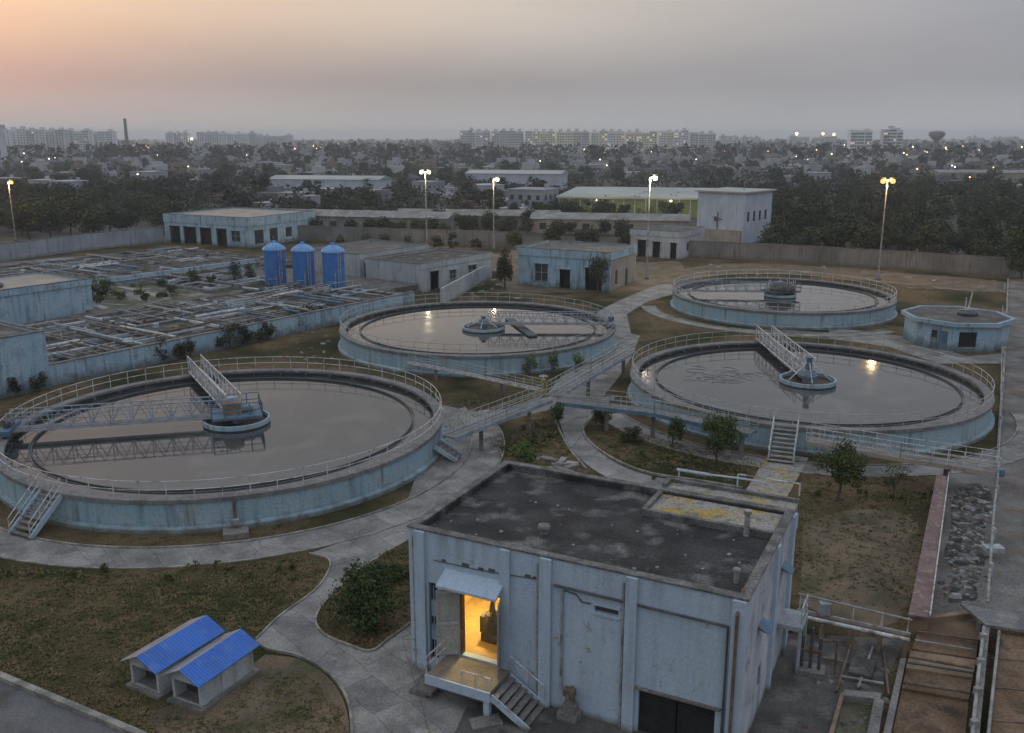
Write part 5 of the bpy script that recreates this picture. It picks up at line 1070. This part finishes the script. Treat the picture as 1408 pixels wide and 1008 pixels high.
for p, x, y in scatter(280, house_pt, 5):
    k = q.choice((0, 0, 1, 1, 3, 4, 4, 6, 6, 7, 7, 8, 10, 10)); o = bpy.data.objects.new('house', hm[k]); col.objects.link(o); o.location = p; o.rotation_euler.z = R(q.choice((-27, -27, 63, 5, -50)) + q.uniform(-8, 8)); s = q.uniform(.65, 1.1); o.scale = (s, s, s * .95)
    d = 'tiny far' if y < 225 else 'small flat roofed'
    tag(o, '%s %s house %s' % (d, hn[k % 6], zone(x)), 'house', '%s %s houses %s' % (d, hn[k % 6], zone(x)))
r = random.Random(19); f = MB()
for k in range(520):
    d = r.uniform(480, 1500); x = r.uniform(-.60, .60) * d; w, dd, h = r.uniform(4, 11), r.uniform(4, 9), r.choice((3, 3.3, 3.6, 6.2, 6.6)); M = Matrix.Translation((x, d, 0)) @ rotz(r.uniform(-.6, .6)); f.mi = r.choice((0, 0, 1, 2, 4, 4, 5))
    f.box(-w / 2, w / 2, -dd / 2, dd / 2, 0, h, M)
    if k % 3 == 0: f.box(-w * .2, w * .2, -dd * .1, dd * .4, h, h + 2.2, M)
tag(f.build('far_houses', house_mats), 'tiny far low houses packed between the trees of the plain', 'houses', kind='stuff')
# long sheds and halls
for (x0, y0, W, D, H, rot, m, lb) in ((365, 316, 46, 9, 3.6, -14, m_shed, 'long pale shed behind the grey wall and the silos'), (545, 313, 40, 8, 3.2, -8, m_wallc, 'long low shed roof just behind the twin white mast'), (730, 321, 36, 9, 3.4, -10, m_cream, 'long brownish shed behind the blue hut'),
        (370, 268, 44, 16, 6, -10, m_far_white, 'big pale hall among the trees left of the twin white mast'), (640, 262, 40, 18, 7, -12, m_far_white, 'pale hall with a bright roof behind the single headed mast'), (1290, 252, 60, 14, 5, -5, m_cream, 'long tan hall beyond the grove below the water tower')):
    p = at(x0, y0); rt = empty('long_shed', p, R(rot), lb, 'shed')
    MB().box(0, W, 0, D, 0, H).build('wall', m, rt)
    f = MB(); f.add([(-.4, -.4, H), (W + .4, -.4, H), (W + .4, D / 2, H + 1.2), (-.4, D / 2, H + 1.2), (-.4, D + .4, H), (W + .4, D + .4, H)], [(0, 1, 2, 3), (3, 2, 5, 4), (0, 3, 4), (1, 5, 2), (0, 4, 5, 1)]); f.build('roof', m_courtroof if H > 5 else m_shed, rt)
    for i in range(int(W / 5)): MB().box(2 + i * 5, 3.6 + i * 5, -.05, -.003, 1.0, 2.5).build('window', m_win, rt)
fl, fr = at(768, 297), at(964, 300); rot = math.atan2((fr - fl).y, (fr - fl).x); W = (fr - fl).length
rt = empty('court_hall', fl, rot, 'long low hall with greenish lit walls and a wide pale roof', 'hall')
MB().box(0, W, 0, 46, 0, 5.0).build('wall', m_court, rt); MB().box(-.8, W + 14, -.8, 52, 5.01, 5.5).build('roof', m_courtroof, rt)
f = MB()
for i in range(14): f.box(i * W / 13 - .15, i * W / 13 + .15, -.18, -.003, 0, 4.98)
f.build('wall_post', m_steel, rt)
for t in (.25, .75):
    p = fl.lerp(fr, t) + Vector((0, -9, 0)); r2 = empty('court_lamp', p, 0, 'short lamp post lighting the green hall wall', 'lamp', 'lamps before the green hall')
    MB().tube([(0, 0, 0), (0, 0, 5)], .08, 6).build('pole', m_pipe, r2); MB().lathe([(0, 4.9), (.3, 5.0), (.3, 5.3), (0, 5.4)], 8, closed=False).build('bulb', m_lampw, r2)
    l = bpy.data.lights.new('court_light', 'POINT'); lo_ = bpy.data.objects.new('court_light', l); col.objects.link(lo_); l.energy = 700; l.color = (1, .95, .6); l.shadow_soft_size = .4; lo_.location = p + Vector((0, .5, 5))
# apartment blocks
def hgt(y, d): v = y - 504; return CAM_H + (-FPX * math.sin(PITCH) - v * math.cos(PITCH)) * d / (FPX * math.cos(PITCH) - v * math.sin(PITCH))
def block(x0, x1, yb, yt, label, m, m2, seed, cat='apartment block', group=None, depth=14, bays=None):
    a, b = at(x0, yb), at(x1, yb); W = (b - a).length; H = hgt(yt, (a.y + b.y) / 2); r = random.Random(seed)
    rt = empty('apartment_block', a, math.atan2((b - a).y, (b - a).x), label, cat, group)
    n = bays or max(2, round(W / 11)); w = MB(); g = MB(); t = MB(); bal = MB(); lit = MB(); litp = .13 if m == m_bldg_cream else .03; fl = max(4, round(H / 3.1)); fh = H / fl
    for i in range(n):
        X0, X1 = W * i / n, W * (i + 1) / n; y0 = r.choice((0, 2.2, 1.0)) if i % 2 else 0; hh = H * r.uniform(.9, 1.0)
        w.mi = r.choice((0, 0, 1)); w.box(X0, X1 - .02, y0, depth, 0, hh); w.box(X0 - .15, X1 + .1, y0 - .3, depth + .2, hh, hh + .8)
        if r.random() < .75: c = (X0 + X1) / 2; MB().box(c - 2.6, c + 2.4, 5, 10, hh + .8, hh + r.uniform(3, 4.6)).build('roof_tank', m_bldg_grey, rt)
        for k in range(fl - (1 if hh < H * .97 else 0)):
            z = k * fh + .9
            for u in (.2, .5, .8):
                c = X0 + (X1 - X0) * u; (lit if r.random() < litp else g).box(c - .9, c + .9, y0 - .12, y0 - .02, z, z + 1.5)
            if i % 2 == 0: bal.box(X0 + (X1 - X0) * .34, X0 + (X1 - X0) * .66, y0 - 1.3, y0 - .13, z - .9, z + .1)
        for k in range(fl): z = k * fh + .9; g.box(W - 0, W + .1, depth * .3, depth * .45, z, z + 1.5) if i == n - 1 else None
    w.build('wall', [m, m2], rt); tag(g.build('window', m_win, rt), kind='stuff'); tag(bal.build('balcony', m2, rt), kind='stuff')
    if lit.v: tag(lit.build('lit_window', m_litwin, rt), kind='stuff')
    if t.v: t.build('roof_tank', m_bldg_grey, rt)
    return rt
xs = [633, 676, 722, 765, 812, 860, 905, 948, 985]
for k in range(8): block(xs[k], xs[k + 1] - 2, 210 + (k % 2), 179.3 + (k % 3) * .8 + (2 if k > 6 else 0), ('greyish', 'grey', 'yellowish', 'pale yellow', 'cream', 'lit cream', 'dull yellow', 'dim grey')[k] + ' apartment block, %s of the long distant row' % ('first', 'second', 'third', 'fourth', 'fifth', 'sixth', 'seventh', 'last')[k], (m_bldg_grey, m_bldg_grey, m_bldg_cream, m_bldg_grey, m_bldg_cream, m_bldg_cream, m_bldg_cream, m_bldg_grey)[k], (m_bldg_pale, m_bldg_cream)[k % 2], 300 + k, group='long distant row of apartment blocks')
xl = [-30, 12, 52, 92, 126, 158]
for k in range(5): block(xl[k], xl[k + 1] - 1, 213 - k * .7, 176 + k * 1.2, 'pale grey apartment block, %s of the row left of the chimney' % ('first', 'second', 'third', 'fourth', 'last')[k], m_bldg_pale, m_bldg_grey, 320 + k, group='apartment row left of the chimney')
for k, (a, b, t_) in enumerate(((229, 260, 183), (272, 312, 182), (313, 352, 182.5), (353, 402, 186))): block(a, b, 206, t_, 'hazy grey apartment block, %s right of the chimney' % ('first', 'second', 'third', 'fourth')[k], m_bldg_grey, m_bldg_pale, 330 + k, group='hazy blocks right of the chimney')
for k, (a, b, lb) in enumerate(((1167, 1197, 'tall cream tower block, the first of two beside the water tower'), (1212, 1239, 'tall cream tower block, the second one nearer the water tower'))): block(a, b, 216, 177.5, lb, m_bldg_pale, m_bldg_grey, 340 + k, 'tower block', 'two distant tower blocks', 9, 3)
for k, (a, b, t_) in enumerate(((990, 1015, 187), (1020, 1045, 188.5), (1085, 1112, 188), (1118, 1150, 188), (1330, 1352, 189), (1365, 1400, 189))): block(a, b, 203, t_, 'faint bluish block in the haze %s' % ('next to the long row', 'second after the long row', 'below the far floodlights', 'just before the twin towers', 'right of the water tower', 'at the far end right of the water tower')[k], m_bldg_grey, m_bldg_grey, 350 + k, group='faint blocks in the haze')
rt = empty('tower_shaft', at(7, 222), 0, 'thin grey shaft standing before the first apartment block', 'tower'); h = hgt(174, rt.location.y)
MB().box(-2, 2, -2, 2, 0, h).build('shaft', m_bldg_grey, rt); MB().box(-2.6, 2.6, -2.6, 2.6, h, h + 1.5).build('cap', m_bldg_grey, rt)
p = at(176, 211); h = hgt(163, p.y); rt = empty('chimney_stack', p, 0, 'tall dark smokestack on the plain left of the middle', 'chimney')
MB().lathe([(2.9, 0), (2.2, h * .5), (1.7, h)], 20, closed=False).build('shaft', m_darkpipe, rt); MB().lathe([(1.7, h), (2.0, h), (2.0, h - 2), (1.72, h - 2)], 20).build('rim', m_darkpipe, rt)
p = at(1285, 215); h = hgt(181, p.y); rt = empty('water_tower', p, 0, 'bowl topped concrete water tower right of the twin towers', 'water tower')
MB().lathe([(2.6, 0), (2.3, h * .62), (2.6, h * .66)], 20, closed=False).build('shaft', m_conc, rt)
MB().lathe([(2.6, h * .64), (7.6, h * .80), (8.4, h * .86), (8.4, h * .97), (5, h * 1.02), (0, h * 1.04)], 28, closed=False).build('bowl', m_conc, rt)
# far lights of the plain
def far_lamp(x, y, m, sz, hh, label, group):
    p = at(x, y); f = MB(); f.tube([(0, 0, 0), (0, 0, hh)], .15, 5); f.mi = 1; f.lathe([(0, hh - sz), (sz * .8, hh - sz * .5), (sz, hh), (sz * .7, hh + sz * .7), (0, hh + sz)], 8, closed=False)
    o = f.build('far_lamp', [m_pipe, m]); o.location = p; tag(o, label, 'street lamp', group)
q = random.Random(55)
for n, x0, x1, y0, y1, mo, lb in ((14, 180, 235, 204, 211, .9, 'below the smokestack'), (16, 400, 560, 204, 214, .7, 'between the hazy blocks and the long row'), (9, 600, 960, 214, 240, .4, 'before the long row of blocks'), (14, 985, 1165, 196, 222, .6, 'left of the twin towers'), (18, 1180, 1408, 205, 222, .5, 'around the water tower'), (10, 20, 380, 214, 262, .5, 'below the left apartment blocks'), (8, 1080, 1400, 225, 262, .3, 'beyond the dense grove')):
    for k in range(n):
        w_ = q.random() > mo; y = q.uniform(y0, y1); p = at(700, y)
        far_lamp(q.uniform(x0, x1), y, m_dotw if w_ else m_doto, max(.28, p.y / 1270 * q.uniform(.35, .8)), q.uniform(5, 8), 'tiny %s street light %s' % ('white' if w_ else 'orange', lb), '%s lights %s' % ('white' if w_ else 'orange', lb))
for k, (x, yt) in enumerate(((1094, 184), (1130, 184), (1145, 185))):
    p = at(x, 205); far_lamp(x, 205, m_dotw if k < 1 else m_doto, 2.4, hgt(yt, p.y), 'bright far floodlight high above the haze, %s of three' % ('brightest', 'middle', 'last')[k], None)
far_lamp(265, 206, m_dotw, 2.0, hgt(191, at(265, 206).y), 'single far white light in the gap between hazy blocks', None)
# far woodland closing the horizon, and scrub between the houses: nobody could count it
def clump_mass(name, n, fn, leaf, label, m):
    r = random.Random(91); f = MB()
    for k in range(n):
        p, rad, h = fn(r)
        for j in range(26):
            a = r.random() * 6.283; s = r.random() ** .5; z = h * r.random() ** .8; w_ = rad * (1 - .55 * z / h)
            c = p + Vector((math.cos(a) * s * w_, math.sin(a) * s * w_, z)); l = leaf * h * r.uniform(.5, 1.2)
            t = Vector((r.gauss(0, 1), r.gauss(0, 1), r.gauss(0, .6))).normalized(); u = t.cross(Vector((r.gauss(0, 1), r.gauss(0, 1), r.gauss(0, 1)))).normalized()
            f.add([c - t * l, c + u * l * .6, c + t * l, c - u * l * .6], [(0, 1, 2, 3)])
    return tag(f.build(name, m), label, 'woodland', kind='stuff')
clump_mass('far_woodland', 1500, lambda r: ((lambda d: (Vector((r.uniform(-.62, .62) * d, d, 0)), r.uniform(6, 12), r.uniform(7, 15)))(700 + 2600 * r.random() ** 1.3)), .22, 'far belt of trees fading into the evening haze', m_leaff)
clump_mass('scrub_woodland', 3200, lambda r: ((lambda d: (Vector((r.uniform(-.60, .60) * d, d, 0)), r.uniform(2.5, 5.5), r.uniform(2, 5)))(255 + 460 * r.random())), .2, 'low scrub and bushes filling the ground between the houses', m_leaff)

# ------------------------------------------------------------------ grass tufts on the near lawns
import numpy as np
def inside(p, poly):
    c = False; j = len(poly) - 1
    for i in range(len(poly)):
        if (poly[i][1] > p[1]) != (poly[j][1] > p[1]) and p[0] < (poly[j][0] - poly[i][0]) * (p[1] - poly[i][1]) / (poly[j][1] - poly[i][1]) + poly[i][0]: c = not c
        j = i
    return c
def tufts(poly, n, h, r, m, z=0.0, avoid=()):
    xs_ = [p[0] for p in poly]; ys_ = [p[1] for p in poly]; k = 0
    while k < n:
        x, y = r.uniform(min(xs_), max(xs_)), r.uniform(min(ys_), max(ys_)); k += 1
        d = mnoise.noise(Vector((x * .35, y * .35, 0))) + .5 * mnoise.noise(Vector((x * 1.3, y * 1.3, 4)))
        if d < r.uniform(-.7, .35) or not inside((x, y), poly) or any((x - a) ** 2 + (y - b) ** 2 < c * c for a, b, c in avoid): continue
        hh = h * r.uniform(.5, 1.3)
        for j in range(4):
            a = r.random() * 6.283; w_ = .035; dx, dy = math.cos(a), math.sin(a); ln = hh * r.uniform(.8, 2.6); bx, by = x + r.uniform(-.08, .08), y + r.uniform(-.08, .08)
            m.add([(bx - dy * w_, by + dx * w_, z), (bx + dy * w_, by - dx * w_, z), (bx + dx * ln, by + dy * ln, z + hh)], [(0, 1, 2)])
r = random.Random(4); g = MB()
lawnA = pxs([(-60, 800), (20, 778), (150, 790), (250, 788), (350, 775), (425, 764), (446, 785), (428, 812), (380, 846), (350, 880), (300, 930), (420, 925), (470, 975), (478, 1040), (300, 1060), (180, 1000), (95, 965), (0, 925), (-60, 898)])
hutpos = [(*at(270, 945)[:2], 2.0), (*at(320, 920)[:2], 1.4), (*at(250, 925)[:2], 1.5)]
tufts(lawnA, 22000, .075, r, g, 0, hutpos)
tufts([tuple(p[:2]) for p in planter], 1500, .16, r, g, .06)
tufts(pxs([(1110, 650), (1290, 660), (1255, 840), (1100, 820), (1085, 720)]), 4000, .1, r, g)
tufts(pxs([(812, 600), (850, 590), (1060, 640), (1030, 668), (950, 655), (860, 640)]), 4000, .12, r, g)
tufts(pxs([(665, 605), (760, 570), (790, 640), (830, 660), (700, 645)]), 3000, .13, r, g)
tufts(pxs([(620, 540), (720, 556), (650, 575)]), 900, .12, r, g)
tag(g.build('grass', m_blade), 'short dry grass tufts on the lawns of the works', 'grass', kind='stuff')

# ------------------------------------------------------------------ evening haze
hz = MB().box(-7500, 7500, -400, 6400, -1.0, 48).build('haze', None) if False else MB().box(-7500, 7500, -400, 6400, -1.0, 48)
mh = bpy.data.materials.new('evening_haze'); mh.use_nodes = True; n = mh.node_tree.nodes; n.remove(n['Principled BSDF'])
v = n.new('ShaderNodeVolumePrincipled'); v.inputs['Color'].default_value = (.90, .95, 1.0, 1); v.inputs['Density'].default_value = .00029; v.inputs['Anisotropy'].default_value = .2
mh.node_tree.links.new(v.outputs[0], n['Material Output'].inputs['Volume'])
tag(hz.build('haze', mh), 'thin grey evening haze over the plain', 'haze', kind='stuff')
